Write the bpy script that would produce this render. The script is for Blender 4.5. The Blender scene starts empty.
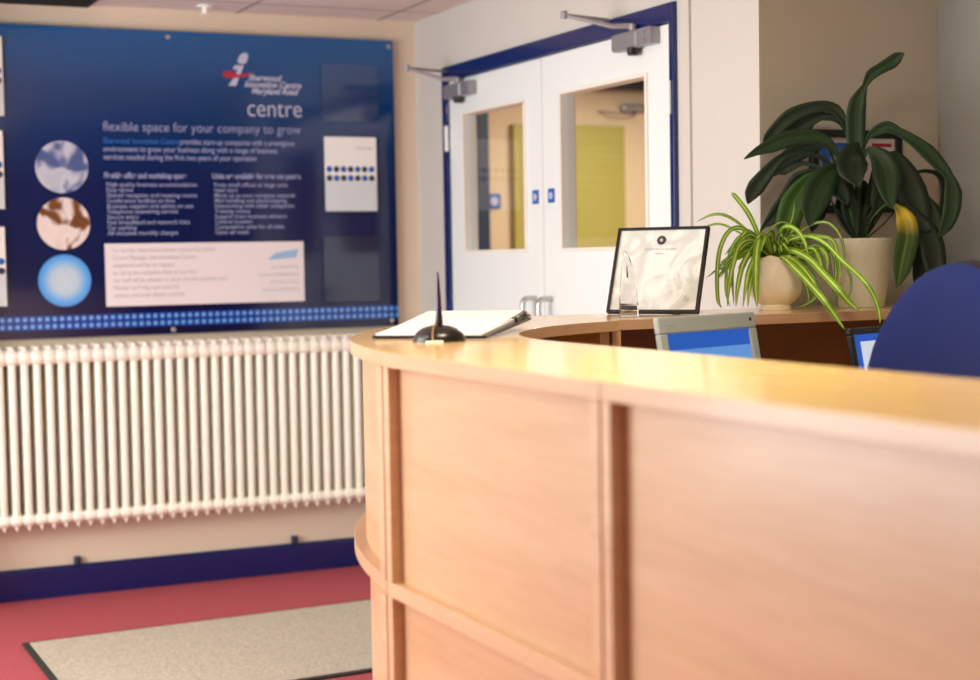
import bpy, bmesh, math, random
from mathutils import Vector, Matrix
PI = math.pi
C = bpy.context.scene.collection
S = bpy.context.scene

# ------------------------------------------------------------------ helpers
def new_bm(): return bmesh.new()

def box(bm, x0, x1, y0, y1, z0, z1):
    v = [bm.verts.new((x, y, z)) for z in (z0, z1) for y in (y0, y1) for x in (x0, x1)]
    for f in ((0, 2, 3, 1), (4, 5, 7, 6), (0, 1, 5, 4), (2, 6, 7, 3), (0, 4, 6, 2), (1, 3, 7, 5)):
        bm.faces.new([v[i] for i in f])
    return v

def prism(bm, poly, z0, z1):
    """horizontal polygon (list of x,y) extruded from z0 to z1"""
    a = [bm.verts.new((x, y, z0)) for x, y in poly]
    b = [bm.verts.new((x, y, z1)) for x, y in poly]
    n = len(poly)
    bm.faces.new(list(reversed(a))); bm.faces.new(b)
    for i in range(n):
        bm.faces.new((a[i], a[(i + 1) % n], b[(i + 1) % n], b[i]))

def strip(bm, outer, inner, z0, z1):
    """a curved slab between two polylines of equal length"""
    n = len(outer)
    r = [[bm.verts.new((p[0], p[1], z)) for p in pl] for pl in (outer, inner) for z in (z0, z1)]
    o0, o1, i0, i1 = r
    for k in range(n - 1):
        bm.faces.new((o0[k], o0[k + 1], o1[k + 1], o1[k]))
        bm.faces.new((i0[k + 1], i0[k], i1[k], i1[k + 1]))
        bm.faces.new((o1[k], o1[k + 1], i1[k + 1], i1[k]))
        bm.faces.new((o0[k + 1], o0[k], i0[k], i0[k + 1]))
    bm.faces.new((o0[0], o1[0], i1[0], i0[0]))
    bm.faces.new((o1[-1], o0[-1], i0[-1], i1[-1]))

def lathe(bm, prof, seg=32, c=(0, 0, 0), axis='z', cap=True):
    rings = []
    for r, h in prof:
        ring = []
        for k in range(seg):
            a = 2 * PI * k / seg
            x, y = r * math.cos(a), r * math.sin(a)
            p = {'z': (x, y, h), 'y': (x, h, y), 'x': (h, x, y)}[axis]
            ring.append(bm.verts.new((p[0] + c[0], p[1] + c[1], p[2] + c[2])))
        rings.append(ring)
    for a, b in zip(rings, rings[1:]):
        for k in range(seg):
            bm.faces.new((a[k], a[(k + 1) % seg], b[(k + 1) % seg], b[k]))
    if cap:
        bm.faces.new(list(reversed(rings[0]))); bm.faces.new(rings[-1])

def tube(bm, pts, rad, seg=10):
    pts = [Vector(p) for p in pts]
    n = len(pts); rad = rad if isinstance(rad, (list, tuple)) else [rad] * n
    rings = []; up = None
    for i, p in enumerate(pts):
        t = (pts[min(i + 1, n - 1)] - pts[max(i - 1, 0)]).normalized()
        if up is None:
            up = Vector((0, 0, 1)) if abs(t.z) < .9 else Vector((1, 0, 0))
        s = t.cross(up).normalized(); up = s.cross(t).normalized()
        rings.append([bm.verts.new(p + (s * math.cos(2 * PI * k / seg) + up * math.sin(2 * PI * k / seg)) * rad[i]) for k in range(seg)])
    for a, b in zip(rings, rings[1:]):
        for k in range(seg):
            bm.faces.new((a[k], a[(k + 1) % seg], b[(k + 1) % seg], b[k]))
    bm.faces.new(list(reversed(rings[0]))); bm.faces.new(rings[-1])

def catmull(pts, m=4):
    pts = [Vector(p) for p in pts]; out = []
    n = len(pts)
    for i in range(n - 1):
        p0, p1, p2, p3 = pts[max(i - 1, 0)], pts[i], pts[i + 1], pts[min(i + 2, n - 1)]
        for k in range(m):
            t = k / m
            out.append(.5 * ((2 * p1) + (p2 - p0) * t + (2 * p0 - 5 * p1 + 4 * p2 - p3) * t * t + (3 * p1 - p0 - 3 * p2 + p3) * t ** 3))
    out.append(pts[-1]); return out

def base_of(o):
    v = Vector((0, 0, 0))
    while o is not None:
        v = v + o.location; o = o.parent
    return v

def obj(name, bm, mat, parent=None, smooth=False, bevel=0, world=True, segs=2, kind=None, label=None, local=False):
    """link a bmesh as ONE mesh object; coordinates are world unless local"""
    bmesh.ops.recalc_face_normals(bm, faces=bm.faces)
    me = bpy.data.meshes.new(name)
    if parent is not None and not local:
        b = base_of(parent)
        bmesh.ops.translate(bm, verts=bm.verts, vec=-b)
    bm.to_mesh(me); bm.free()
    o = bpy.data.objects.new(name, me); C.objects.link(o)
    if mat is not None: me.materials.append(mat)
    if mat is not None and mat.name == 'beech_top_lit' and name == 'counter_top':
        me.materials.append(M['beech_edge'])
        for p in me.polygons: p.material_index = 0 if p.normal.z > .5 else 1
    if smooth:
        for p in me.polygons: p.use_smooth = True
        me.set_sharp_from_angle(angle=math.radians(42))
    if bevel:
        m = o.modifiers.new('bevel', 'BEVEL'); m.width = bevel; m.segments = segs; m.limit_method = 'ANGLE'; m.angle_limit = math.radians(40)
        m.harden_normals = False
    if parent is not None: o.parent = parent
    if kind: o['kind'] = kind
    if label: o['label'] = label
    return o

def recentre(o):
    """give a top-level mesh thing its own base point"""
    me = o.data
    xs = [v.co for v in me.vertices]
    c = Vector((sum(v.x for v in xs) / len(xs), sum(v.y for v in xs) / len(xs), min(v.z for v in xs)))
    me.transform(Matrix.Translation(-c)); o.location = o.location + c
    return o

def thing(name, label, cat, loc=(0, 0, 0), rz=0, group=None):
    o = bpy.data.objects.new(name, None); C.objects.link(o)
    o.empty_display_size = .05
    o.location = loc; o.rotation_euler = (0, 0, rz)
    o['label'] = label; o['category'] = cat
    if group: o['group'] = group
    return o

def tag(o, label, cat, group=None, kind=None):
    o['label'] = label; o['category'] = cat
    if group: o['group'] = group
    if kind: o['kind'] = kind
    return o

def struct(name, bm, mat, parent=None, **k):
    return obj(name, bm, mat, parent, kind='structure', **k)

def text(body, x, y, z, size, mat, parent, name='lettering', align='LEFT', shear=0, sx=1.0, rot=(PI / 2, 0, 0), spacing=1.0, offset=0.0, line=1.0):
    cu = bpy.data.curves.new(name, 'FONT')
    cu.body = body; cu.size = size; cu.align_x = align; cu.shear = shear
    cu.extrude = .0002; cu.space_character = spacing; cu.offset = offset; cu.space_line = line
    cu.materials.append(mat)
    tmp = bpy.data.objects.new('tmp', cu); C.objects.link(tmp)
    dg = bpy.context.evaluated_depsgraph_get()
    me = bpy.data.meshes.new_from_object(tmp.evaluated_get(dg)); me.name = name
    bpy.data.objects.remove(tmp); bpy.data.curves.remove(cu)
    o = bpy.data.objects.new(name, me); C.objects.link(o)
    b = base_of(parent); o.parent = parent
    o.location = Vector((x, y, z)) - b; o.rotation_euler = rot; o.scale = (sx, 1, 1)
    return o

# ------------------------------------------------------------------ materials
def srgb(r, g, b):
    f = lambda c: (c / 255 / 12.92) if c / 255 <= .04045 else ((c / 255 + .055) / 1.055) ** 2.4
    return (f(r), f(g), f(b), 1)

def mat(name, col, rough=.5, metal=0, spec=.5, coat=0, coat_rough=.05, bump=None, noise=None, trans=0, ior=1.45, emit=None, emit_s=1):
    m = bpy.data.materials.new(name); m.use_nodes = True
    nt = m.node_tree; b = nt.nodes['Principled BSDF']
    b.inputs['Base Color'].default_value = col
    b.inputs['Roughness'].default_value = rough; b.inputs['Metallic'].default_value = metal
    b.inputs['Specular IOR Level'].default_value = spec
    b.inputs['Coat Weight'].default_value = coat; b.inputs['Coat Roughness'].default_value = coat_rough
    b.inputs['Transmission Weight'].default_value = trans; b.inputs['IOR'].default_value = ior
    if emit:
        b.inputs['Emission Color'].default_value = emit; b.inputs['Emission Strength'].default_value = emit_s
    if noise or bump:
        tc = nt.nodes.new('ShaderNodeTexCoord')
    if noise:   # (scale, amount)
        n = nt.nodes.new('ShaderNodeTexNoise'); n.inputs['Scale'].default_value = noise[0]; n.inputs['Detail'].default_value = 4
        nt.links.new(tc.outputs['Object'], n.inputs['Vector'])
        mx = nt.nodes.new('ShaderNodeMix'); mx.data_type = 'RGBA'
        d = noise[1]
        mx.inputs['A'].default_value = tuple(c * (1 - d) for c in col[:3]) + (1,)
        mx.inputs['B'].default_value = tuple(min(1, c * (1 + d)) for c in col[:3]) + (1,)
        nt.links.new(n.outputs['Fac'], mx.inputs['Factor']); nt.links.new(mx.outputs['Result'], b.inputs['Base Color'])
    if bump:    # (scale, strength, distance)
        n2 = nt.nodes.new('ShaderNodeTexNoise'); n2.inputs['Scale'].default_value = bump[0]; n2.inputs['Detail'].default_value = 3
        nt.links.new(tc.outputs['Object'], n2.inputs['Vector'])
        bp = nt.nodes.new('ShaderNodeBump'); bp.inputs['Strength'].default_value = bump[1]; bp.inputs['Distance'].default_value = bump[2]
        nt.links.new(n2.outputs['Fac'], bp.inputs['Height']); nt.links.new(bp.outputs['Normal'], b.inputs['Normal'])
    return m

def wood(name, c1, c2, scale=(1, 1, 1), rough=.3, coat=.2):
    """beech: faint streaks along the axis whose scale is small"""
    m = bpy.data.materials.new(name); m.use_nodes = True
    nt = m.node_tree; b = nt.nodes['Principled BSDF']
    tc = nt.nodes.new('ShaderNodeTexCoord'); mp = nt.nodes.new('ShaderNodeMapping')
    mp.inputs['Scale'].default_value = scale
    nt.links.new(tc.outputs['Object'], mp.inputs['Vector'])
    n = nt.nodes.new('ShaderNodeTexNoise'); n.inputs['Scale'].default_value = 1; n.inputs['Detail'].default_value = 5; n.inputs['Roughness'].default_value = .6
    nt.links.new(mp.outputs['Vector'], n.inputs['Vector'])
    n2 = nt.nodes.new('ShaderNodeTexNoise'); n2.inputs['Scale'].default_value = 7; n2.inputs['Detail'].default_value = 3
    nt.links.new(mp.outputs['Vector'], n2.inputs['Vector'])
    ad = nt.nodes.new('ShaderNodeMath'); ad.operation = 'MULTIPLY_ADD'; ad.inputs[1].default_value = .35
    nt.links.new(n2.outputs['Fac'], ad.inputs[0]); nt.links.new(n.outputs['Fac'], ad.inputs[2])
    cr = nt.nodes.new('ShaderNodeValToRGB')
    cr.color_ramp.elements[0].position = .45; cr.color_ramp.elements[0].color = c1
    cr.color_ramp.elements[1].position = .95; cr.color_ramp.elements[1].color = c2
    nt.links.new(ad.outputs[0], cr.inputs['Fac']); nt.links.new(cr.outputs['Color'], b.inputs['Base Color'])
    b.inputs['Roughness'].default_value = rough; b.inputs['Coat Weight'].default_value = coat; b.inputs['Coat Roughness'].default_value = .12
    return m

M = {}
M['wall'] = mat('wall_paint', srgb(206, 203, 196), .85, noise=(3, .02), bump=(120, .08, .001))
M['wall_warm'] = mat('wall_warm_ambient', srgb(224, 208, 186), .85, noise=(3, .02), bump=(120, .08, .001))  # warm ambient light tinted into the board wall's colour
M['wall_grey'] = mat('wall_paint_stone', srgb(204, 200, 184), .85, noise=(3, .02), bump=(120, .08, .001))
M['wall_darker'] = mat('wall_darker_grey', srgb(148, 146, 138), .85, noise=(3, .02), bump=(120, .08, .001))  # darker even grey, used on the right wall
M['white_gloss'] = mat('door_white_paint', srgb(236, 243, 242), .35, coat=.15)
M['blue_gloss'] = mat('blue_gloss_paint', srgb(2, 28, 92), .25, coat=.5)
M['cream'] = mat('radiator_enamel', srgb(250, 246, 232), .3, coat=.3)
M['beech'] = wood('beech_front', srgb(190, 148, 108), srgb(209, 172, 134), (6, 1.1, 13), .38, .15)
M['beech_top_lit'] = wood('beech_top_lit', srgb(232, 192, 124), srgb(246, 212, 150), (14, 1.2, 6), .25, .6)  # light on the counter painted in: brighter, yellower beech than the fronts
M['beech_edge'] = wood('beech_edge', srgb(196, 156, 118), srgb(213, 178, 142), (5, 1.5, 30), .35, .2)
M['beech_dark'] = wood('beech_inner_shade', srgb(122, 76, 36), srgb(142, 92, 46), (6, 1.1, 13), .45, .1)  # shade inside the back unit painted in as darker beech
M['silver'] = mat('door_closer_silver', srgb(158, 158, 162), .4, .55)
M['chrome'] = mat('satin_steel', srgb(190, 190, 188), .25, .9)
M['black'] = mat('black_plastic', srgb(18, 18, 20), .3, coat=.3)
M['black_frame'] = mat('black_frame_wood', srgb(14, 16, 15), .35)
M['paper'] = mat('white_paper', srgb(246, 245, 243), .8)
M['panel_white'] = mat('printed_white_panel', srgb(232, 224, 226), .45)
M['grey_print'] = mat('grey_print', srgb(176, 176, 184), .6)
M['white_print'] = mat('white_print', srgb(196, 198, 222), .5)
M['pale_print'] = mat('pale_blue_print', srgb(150, 160, 200), .5)
M['cyan_print'] = mat('bright_blue_print', srgb(20, 95, 180), .5)
M['red_print'] = mat('red_print', srgb(180, 40, 55), .5)
M['dark_print'] = mat('dark_print', srgb(60, 50, 50), .6)
M['chair_blue'] = mat('blue_chair_fabric', srgb(10, 28, 88), .95, noise=(250, .25), bump=(600, .5, .001))
M['chair_black'] = mat('black_chair_shell', srgb(16, 17, 24), .5)
M['pot_cream'] = mat('cream_glazed_ceramic', srgb(250, 242, 222), .3, coat=.4, noise=(40, .06))
M['pot_white'] = mat('white_plastic_pot', srgb(224, 228, 212), .35, coat=.1)
M['soil'] = mat('potting_soil', srgb(42, 30, 20), .95, noise=(90, .4))
M['stem'] = mat('dark_green_stem', srgb(30, 62, 22), .5)
M['monitor_grey'] = mat('monitor_grey_plastic', srgb(162, 174, 174), .45)
M['bead'] = mat('cream_glazing_bead', srgb(238, 235, 224), .5)
M['yellow_door'] = mat('olive_yellow_door_paint', srgb(174, 166, 84), .5, noise=(2.5, .12))
M['corridor_wall'] = mat('corridor_wall_paint', srgb(226, 206, 172), .85)
M['dark_blue_grey'] = mat('dark_blue_grey_paint', srgb(36, 52, 78), .5)
M['dark_void'] = mat('dark_grille', srgb(22, 24, 22), .7)
def thin_clear(name, tint, gloss, rough=.02):
    m = bpy.data.materials.new(name); m.use_nodes = True
    nt = m.node_tree; nt.nodes.remove(nt.nodes['Principled BSDF']); out = nt.nodes['Material Output']
    t = nt.nodes.new('ShaderNodeBsdfTransparent'); t.inputs['Color'].default_value = tint
    g = nt.nodes.new('ShaderNodeBsdfGlossy'); g.inputs['Roughness'].default_value = rough
    f = nt.nodes.new('ShaderNodeFresnel'); f.inputs['IOR'].default_value = 1.45
    mu = nt.nodes.new('ShaderNodeMath'); mu.operation = 'MULTIPLY'; mu.inputs[1].default_value = gloss; nt.links.new(f.outputs[0], mu.inputs[0])
    ge = nt.nodes.new('ShaderNodeNewGeometry'); iv = nt.nodes.new('ShaderNodeMath'); iv.operation = 'SUBTRACT'; iv.inputs[0].default_value = 1; nt.links.new(ge.outputs['Backfacing'], iv.inputs[1])
    m2 = nt.nodes.new('ShaderNodeMath'); m2.operation = 'MULTIPLY'; nt.links.new(mu.outputs[0], m2.inputs[0]); nt.links.new(iv.outputs[0], m2.inputs[1]); mu = m2
    x = nt.nodes.new('ShaderNodeMixShader'); nt.links.new(mu.outputs[0], x.inputs[0])
    nt.links.new(t.outputs[0], x.inputs[1]); nt.links.new(g.outputs[0], x.inputs[2]); nt.links.new(x.outputs[0], out.inputs['Surface'])
    return m
M['glass'] = thin_clear('door_glass', (.96, .98, .97, 1), 1.0)
M['acrylic'] = thin_clear('clear_acrylic', (.95, .97, .99, 1), 1.1, .08)
M['crystal'] = mat('crystal_glass', (.97, .99, .99, 1), .01, trans=1, ior=1.5)
M['pen_purple'] = mat('dark_purple_pen', srgb(46, 22, 56), .25, coat=.5)
M['gold'] = mat('gold_chain', srgb(200, 170, 110), .3, .7)
M['mat_edge'] = mat('doormat_rubber_edge', srgb(44, 46, 42), .8)
M['tile'] = None

def carpet(name, c, amt, sc, bumpd=.004):
    return mat(name, c, .95, spec=.1, noise=(sc, amt), bump=(sc * 1.3, .8, bumpd))
M['carpet'] = carpet('red_carpet', srgb(182, 90, 98), .3, 110)
M['doormat'] = carpet('beige_doormat', srgb(194, 186, 170), .3, 60, .006)

def ceiling_mat():
    m = bpy.data.materials.new('ceiling_tiles'); m.use_nodes = True
    nt = m.node_tree; b = nt.nodes['Principled BSDF']; b.inputs['Roughness'].default_value = .9
    g = nt.nodes.new('ShaderNodeNewGeometry'); sx = nt.nodes.new('ShaderNodeSeparateXYZ')
    nt.links.new(g.outputs['Position'], sx.inputs[0])
    def line(sock, off):
        a = nt.nodes.new('ShaderNodeMath'); a.operation = 'ADD'; a.inputs[1].default_value = off
        nt.links.new(sock, a.inputs[0])
        p = nt.nodes.new('ShaderNodeMath'); p.operation = 'PINGPONG'; p.inputs[1].default_value = .3
        nt.links.new(a.outputs[0], p.inputs[0])
        l = nt.nodes.new('ShaderNodeMath'); l.operation = 'LESS_THAN'; l.inputs[1].default_value = .007
        nt.links.new(p.outputs[0], l.inputs[0]); return l.outputs[0]
    lx = line(sx.outputs['X'], -2.406 + 6); ly = line(sx.outputs['Y'], -5.955 + 12)
    mxm = nt.nodes.new('ShaderNodeMath'); mxm.operation = 'MAXIMUM'
    nt.links.new(lx, mxm.inputs[0]); nt.links.new(ly, mxm.inputs[1])
    mx = nt.nodes.new('ShaderNodeMix'); mx.data_type = 'RGBA'
    mx.inputs['A'].default_value = srgb(228, 214, 206); mx.inputs['B'].default_value = srgb(150, 138, 126)
    nt.links.new(mxm.outputs[0], mx.inputs['Factor']); nt.links.new(mx.outputs['Result'], b.inputs['Base Color'])
    return m
M['tile'] = ceiling_mat()

def board_mat():
    """deep blue printed panel: head lightened by print and painted-in reflection, navy foot, a band of dots along the foot"""
    m = bpy.data.materials.new('printed_blue_board'); m.use_nodes = True
    nt = m.node_tree; b = nt.nodes['Principled BSDF']
    b.inputs['Roughness'].default_value = .12; b.inputs['Coat Weight'].default_value = .3; b.inputs['Coat Roughness'].default_value = .06
    g = nt.nodes.new('ShaderNodeNewGeometry'); s = nt.nodes.new('ShaderNodeSeparateXYZ')
    nt.links.new(g.outputs['Position'], s.inputs[0])
    mr = nt.nodes.new('ShaderNodeMapRange'); mr.inputs[1].default_value = .99; mr.inputs[2].default_value = 2.18
    nt.links.new(s.outputs['Z'], mr.inputs[0])
    cr = nt.nodes.new('ShaderNodeValToRGB'); e = cr.color_ramp.elements
    e[0].position = 0; e[0].color = srgb(4, 12, 60); e[1].position = 1; e[1].color = srgb(0, 88, 154)  # printed gradient, with a reflection's lighter head painted into the blue
    q = e.new(.5); q.color = srgb(2, 22, 80)
    q = e.new(.8); q.color = srgb(0, 58, 116)
    nt.links.new(mr.outputs[0], cr.inputs['Fac'])
    def math_(op, a, bb=None, v=None):
        n = nt.nodes.new('ShaderNodeMath'); n.operation = op
        nt.links.new(a, n.inputs[0])
        if bb is not None: nt.links.new(bb, n.inputs[1])
        if v is not None: n.inputs[1].default_value = v
        return n.outputs[0]
    P = .0275
    dx = math_('PINGPONG', math_('ADD', s.outputs['X'], v=.003), v=P / 2)
    dz = math_('PINGPONG', math_('ADD', s.outputs['Z'], v=-1.0275 + P * 4), v=P / 2)
    dx = math_('SUBTRACT', dx, v=P / 2); dz = math_('SUBTRACT', dz, v=P / 2)
    r = math_('SQRT', math_('ADD', math_('MULTIPLY', dx, dx), math_('MULTIPLY', dz, dz)))
    dot = math_('LESS_THAN', r, v=.0085)
    lo = math_('GREATER_THAN', s.outputs['Z'], v=1.0275); hi = math_('LESS_THAN', s.outputs['Z'], v=1.0825)
    band = math_('MULTIPLY', lo, hi)
    m1 = nt.nodes.new('ShaderNodeMix'); m1.data_type = 'RGBA'; m1.inputs['B'].default_value = srgb(14, 60, 150)
    nt.links.new(band, m1.inputs['Factor']); nt.links.new(cr.outputs['Color'], m1.inputs['A'])
    m2 = nt.nodes.new('ShaderNodeMix'); m2.data_type = 'RGBA'; m2.inputs['B'].default_value = srgb(110, 165, 228)
    nt.links.new(math_('MULTIPLY', band, dot), m2.inputs['Factor']); nt.links.new(m1.outputs['Result'], m2.inputs['A'])
    nt.links.new(m2.outputs['Result'], b.inputs['Base Color'])
    return m
M['board'] = board_mat()

def photo_mat(name, stops, scale, distort=1.5, radial=False):
    m = bpy.data.materials.new(name); m.use_nodes = True
    nt = m.node_tree; b = nt.nodes['Principled BSDF']; b.inputs['Roughness'].default_value = .15
    tc = nt.nodes.new('ShaderNodeTexCoord')
    n = nt.nodes.new('ShaderNodeTexNoise') if not radial else nt.nodes.new('ShaderNodeTexGradient')
    if radial:
        mp = nt.nodes.new('ShaderNodeMapping'); mp.inputs['Scale'].default_value = (scale,) * 3
        nt.links.new(tc.outputs['Object'], mp.inputs['Vector']); n.gradient_type = 'SPHERICAL'
        nt.links.new(mp.outputs['Vector'], n.inputs['Vector'])
    else:
        n.inputs['Scale'].default_value = scale; n.inputs['Detail'].default_value = 2; n.inputs['Distortion'].default_value = distort
        nt.links.new(tc.outputs['Object'], n.inputs['Vector'])
    cr = nt.nodes.new('ShaderNodeValToRGB'); e = cr.color_ramp.elements
    e[0].position, e[0].color = stops[0]; e[1].position, e[1].color = stops[-1]
    for p, c in stops[1:-1]:
        q = e.new(p); q.color = c
    nt.links.new(n.outputs['Fac'], cr.inputs['Fac']); nt.links.new(cr.outputs['Color'], b.inputs['Base Color'])
    return m

def leaf_mat(name, edge, mid, w=.25, rough=.55, sharp=.06, patch=None):
    m = bpy.data.materials.new(name); m.use_nodes = True
    nt = m.node_tree; b = nt.nodes['Principled BSDF']; b.inputs['Roughness'].default_value = rough
    uv = nt.nodes.new('ShaderNodeUVMap'); uv.uv_map = 'UVMap'
    s = nt.nodes.new('ShaderNodeSeparateXYZ'); nt.links.new(uv.outputs['UV'], s.inputs[0])
    a = nt.nodes.new('ShaderNodeMath'); a.operation = 'SUBTRACT'; a.inputs[1].default_value = .5
    nt.links.new(s.outputs['X'], a.inputs[0])
    ab = nt.nodes.new('ShaderNodeMath'); ab.operation = 'ABSOLUTE'; nt.links.new(a.outputs[0], ab.inputs[0])
    mr = nt.nodes.new('ShaderNodeMapRange'); mr.inputs[1].default_value = w / 2 - sharp / 2; mr.inputs[2].default_value = w / 2 + sharp / 2
    nt.links.new(ab.outputs[0], mr.inputs[0])
    mx = nt.nodes.new('ShaderNodeMix'); mx.data_type = 'RGBA'; mx.inputs['A'].default_value = mid
    nt.links.new(mr.outputs[0], mx.inputs['Factor'])
    n = nt.nodes.new('ShaderNodeTexNoise'); n.inputs['Scale'].default_value = 30
    tc = nt.nodes.new('ShaderNodeTexCoord'); nt.links.new(tc.outputs['Object'], n.inputs['Vector'])
    ed = nt.nodes.new('ShaderNodeMix'); ed.data_type = 'RGBA'
    ed.inputs['A'].default_value = tuple(c * .6 for c in edge[:3]) + (1,); ed.inputs['B'].default_value = tuple(c * 1.3 for c in edge[:3]) + (1,)
    nt.links.new(n.outputs['Fac'], ed.inputs['Factor']); nt.links.new(ed.outputs['Result'], mx.inputs['B'])
    last = mx.outputs['Result']
    if patch:   # a yellowed band part-way along the leaf
        p = nt.nodes.new('ShaderNodeValToRGB'); e = p.color_ramp.elements
        e[0].position = patch[0]; e[0].color = (0, 0, 0, 1); e[1].position = patch[1]; e[1].color = (0, 0, 0, 1)
        q = e.new((patch[0] + patch[1]) / 2); q.color = (1, 1, 1, 1)
        nt.links.new(s.outputs['Y'], p.inputs['Fac'])
        m3 = nt.nodes.new('ShaderNodeMix'); m3.data_type = 'RGBA'; m3.inputs['B'].default_value = patch[2]
        nt.links.new(p.outputs['Color'], m3.inputs['Factor']); nt.links.new(last, m3.inputs['A']); last = m3.outputs['Result']
    nt.links.new(last, b.inputs['Base Color'])
    return m
M['lily0'] = leaf_mat('lily_leaf_dark', srgb(16, 38, 18), srgb(20, 44, 20), .08)
M['lily1'] = leaf_mat('lily_leaf', srgb(26, 56, 24), srgb(38, 72, 32), .08)
M['lily2'] = leaf_mat('lily_leaf_bright', srgb(50, 88, 28), srgb(74, 112, 44), .08)
M['lily3'] = leaf_mat('lily_leaf_yellowing', srgb(52, 82, 26), srgb(96, 120, 48), .12, patch=(.3, .62, srgb(206, 176, 40)))
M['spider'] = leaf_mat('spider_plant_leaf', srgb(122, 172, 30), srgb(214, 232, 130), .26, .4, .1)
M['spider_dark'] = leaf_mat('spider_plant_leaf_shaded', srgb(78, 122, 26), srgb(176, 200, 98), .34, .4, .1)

# ------------------------------------------------------------------ room
XD, YB, YW, XR, XL, YS, H = 2.571, 6.2075, 3.726, 3.213, -1.3, -1.6, 2.262
b = new_bm(); box(b, XL - .1, 5.5, YS - .1, 7.9, -.1, 0); struct('floor', b, M['carpet'])
b = new_bm(); box(b, XL - .1, 5.5, YS - .1, 7.9, H, H + .1); struct('ceiling', b, M['tile'])
# board wall
b = new_bm(); box(b, .60, XD, YB, YB + .1, 0, H); struct('wall_back', b, M['wall_warm'])
# added stub of wall, unseen, shades the left end of the board wall
b = new_bm(); box(b, XL, .60, 5.95, YB + .1, 0, H); struct('wall_recess', b, M['wall_warm'])
# door wall, with its opening
b = new_bm()
box(b, XD, XD + .1, 5.88, YB + .1, 0, H)
box(b, XD, XD + .1, 4.14, 5.88, 2.036, H)
box(b, XD, XD + .1, 4.075, 4.14, 0, H)
box(b, XD + .009, XD + .1, YW + .1, 4.075, 0, H); box(b, XD + .009, XD + .018, YW, YW + .1, 0, H)
struct('wall_door', b, M['wall'])
b = new_bm(); box(b, XD + .018, 5.4, YW, YW + .1, 0, H); struct('wall_alcove', b, M['wall_grey'])
b = new_bm(); box(b, XR, XR + .1, YS, YW, 0, H); struct('wall_right', b, M['wall_darker'])
b = new_bm(); box(b, XL - .1, XR + .1, YS - .1, YS, 0, H); struct('wall_front', b, M['wall'])
# window wall on the left, two window openings
WIN = [(-1.0, .4), (2.7, 5.1)]
WZ = .35
b = new_bm()
box(b, XL - .1, XL, YS - .1, YB, 0, WZ); box(b, XL - .1, XL, YS - .1, YB, 2.1, H)
for y0, y1 in ((YS - .1, WIN[0][0]), (WIN[0][1], WIN[1][0]), (WIN[1][1], YB)): box(b, XL - .1, XL, y0, y1, WZ, 2.1)
struct('wall_left', b, M['wall'])
for i, (y0, y1) in enumerate(WIN):
    w = struct('window_%d' % (i + 1), (lambda bb: (box(bb, XL - .08, XL - .02, y0, y1, WZ, WZ + .05), box(bb, XL - .08, XL - .02, y0, y1, 2.05, 2.1),
               box(bb, XL - .08, XL - .02, y0, y0 + .05, WZ + .05, 2.05), box(bb, XL - .08, XL - .02, y1 - .05, y1, WZ + .05, 2.05),
               box(bb, XL - .08, XL - .02, (y0 + y1) / 2 - .03, (y0 + y1) / 2 + .03, WZ + .05, 2.05), bb)[-1])(new_bm()), M['white_gloss'])
# baseboards (blue gloss)
b = new_bm(); box(b, .60, XD, YB - .02, YB, 0, .112); box(b, .60, XD, YB - .014, YB, .112, .12)
struct('baseboard_back', b, M['blue_gloss'], bevel=.003)
b = new_bm(); box(b, XL, .62, 5.93, 5.95, 0, .12); box(b, .60, .62, 5.95, YB - .02, 0, .12); struct('baseboard_recess', b, M['blue_gloss'], bevel=.003)
b = new_bm(); box(b, XD - .018, XD, 5.95, YB - .02, 0, .12); box(b, XD - .018, XD, YW, 4.07, 0, .12); struct('baseboard_door', b, M['blue_gloss'], bevel=.003)
b = new_bm(); box(b, XR - .018, XR, YS, YW - .02, 0, .12); struct('baseboard_right', b, M['blue_gloss'], bevel=.003)
b = new_bm(); box(b, XD + .02, XR - .02, YW - .018, YW, 0, .12); struct('baseboard_alcove', b, M['blue_gloss'], bevel=.003)

# corridor beyond the doors
b = new_bm(); box(b, XD + .1, 5.4, 7.7, 7.8, 0, H); struct('wall_corridor', b, M['corridor_wall'])
b = new_bm(); box(b, 5.4, 5.5, YW, 7.8, 0, H); struct('wall_corridor_right', b, M['corridor_wall'])
b = new_bm(); box(b, XD, XD + .1, YB + .1, 7.8, 0, H); struct('wall_corridor_left', b, M['corridor_wall'])
b = new_bm(); box(b, 4.15, 5.35, 7.5, 7.69, 2.18, 2.235); struct('trim_3', b, M['dark_void'])
b = new_bm(); box(b, 3.515, 3.585, 7.66, 7.7, 0, 2.12); struct('trim_2', b, M['dark_blue_grey'])
d3 = bpy.data.objects.new('door_3', None); C.objects.link(d3); d3.location = (4.07, 7.68, 0); d3['kind'] = 'structure'
b = new_bm(); box(b, 3.73, 4.41, 7.655, 7.695, .01, 1.98); obj('leaf', b, M['yellow_door'], d3, bevel=.003)
b = new_bm()
lathe(b, [(.02, -.012), (.02, 0)], 16, (4.35, 7.655, 1.12), 'y')
tube(b, [(4.35, 7.645, 1.12), (4.35, 7.61, 1.12), (4.25, 7.605, 1.12)], .008)
box(b, 4.33, 4.37, 7.648, 7.655, 1.0, 1.2)
obj('door_handle', b, M['silver'], d3)
t = thing('safety_sign', 'small blue square sign on corridor wall seen through left door glass', 'sign', (3.62, 7.695, 1.5))
b = new_bm(); box(b, 3.585, 3.665, 7.688, 7.699, 1.53, 1.61); obj('plate', b, M['cyan_print'], t, bevel=.006)
b = new_bm(); lathe(b, [(.024, -.001), (.024, 0)], 20, (3.625, 7.687, 1.57), 'y'); obj('symbol', b, M['white_print'], t)
t = thing('door_closer', 'grey door closer box high on corridor wall behind right door glass', 'door closer', (4.48, 7.69, 2.04))
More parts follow.
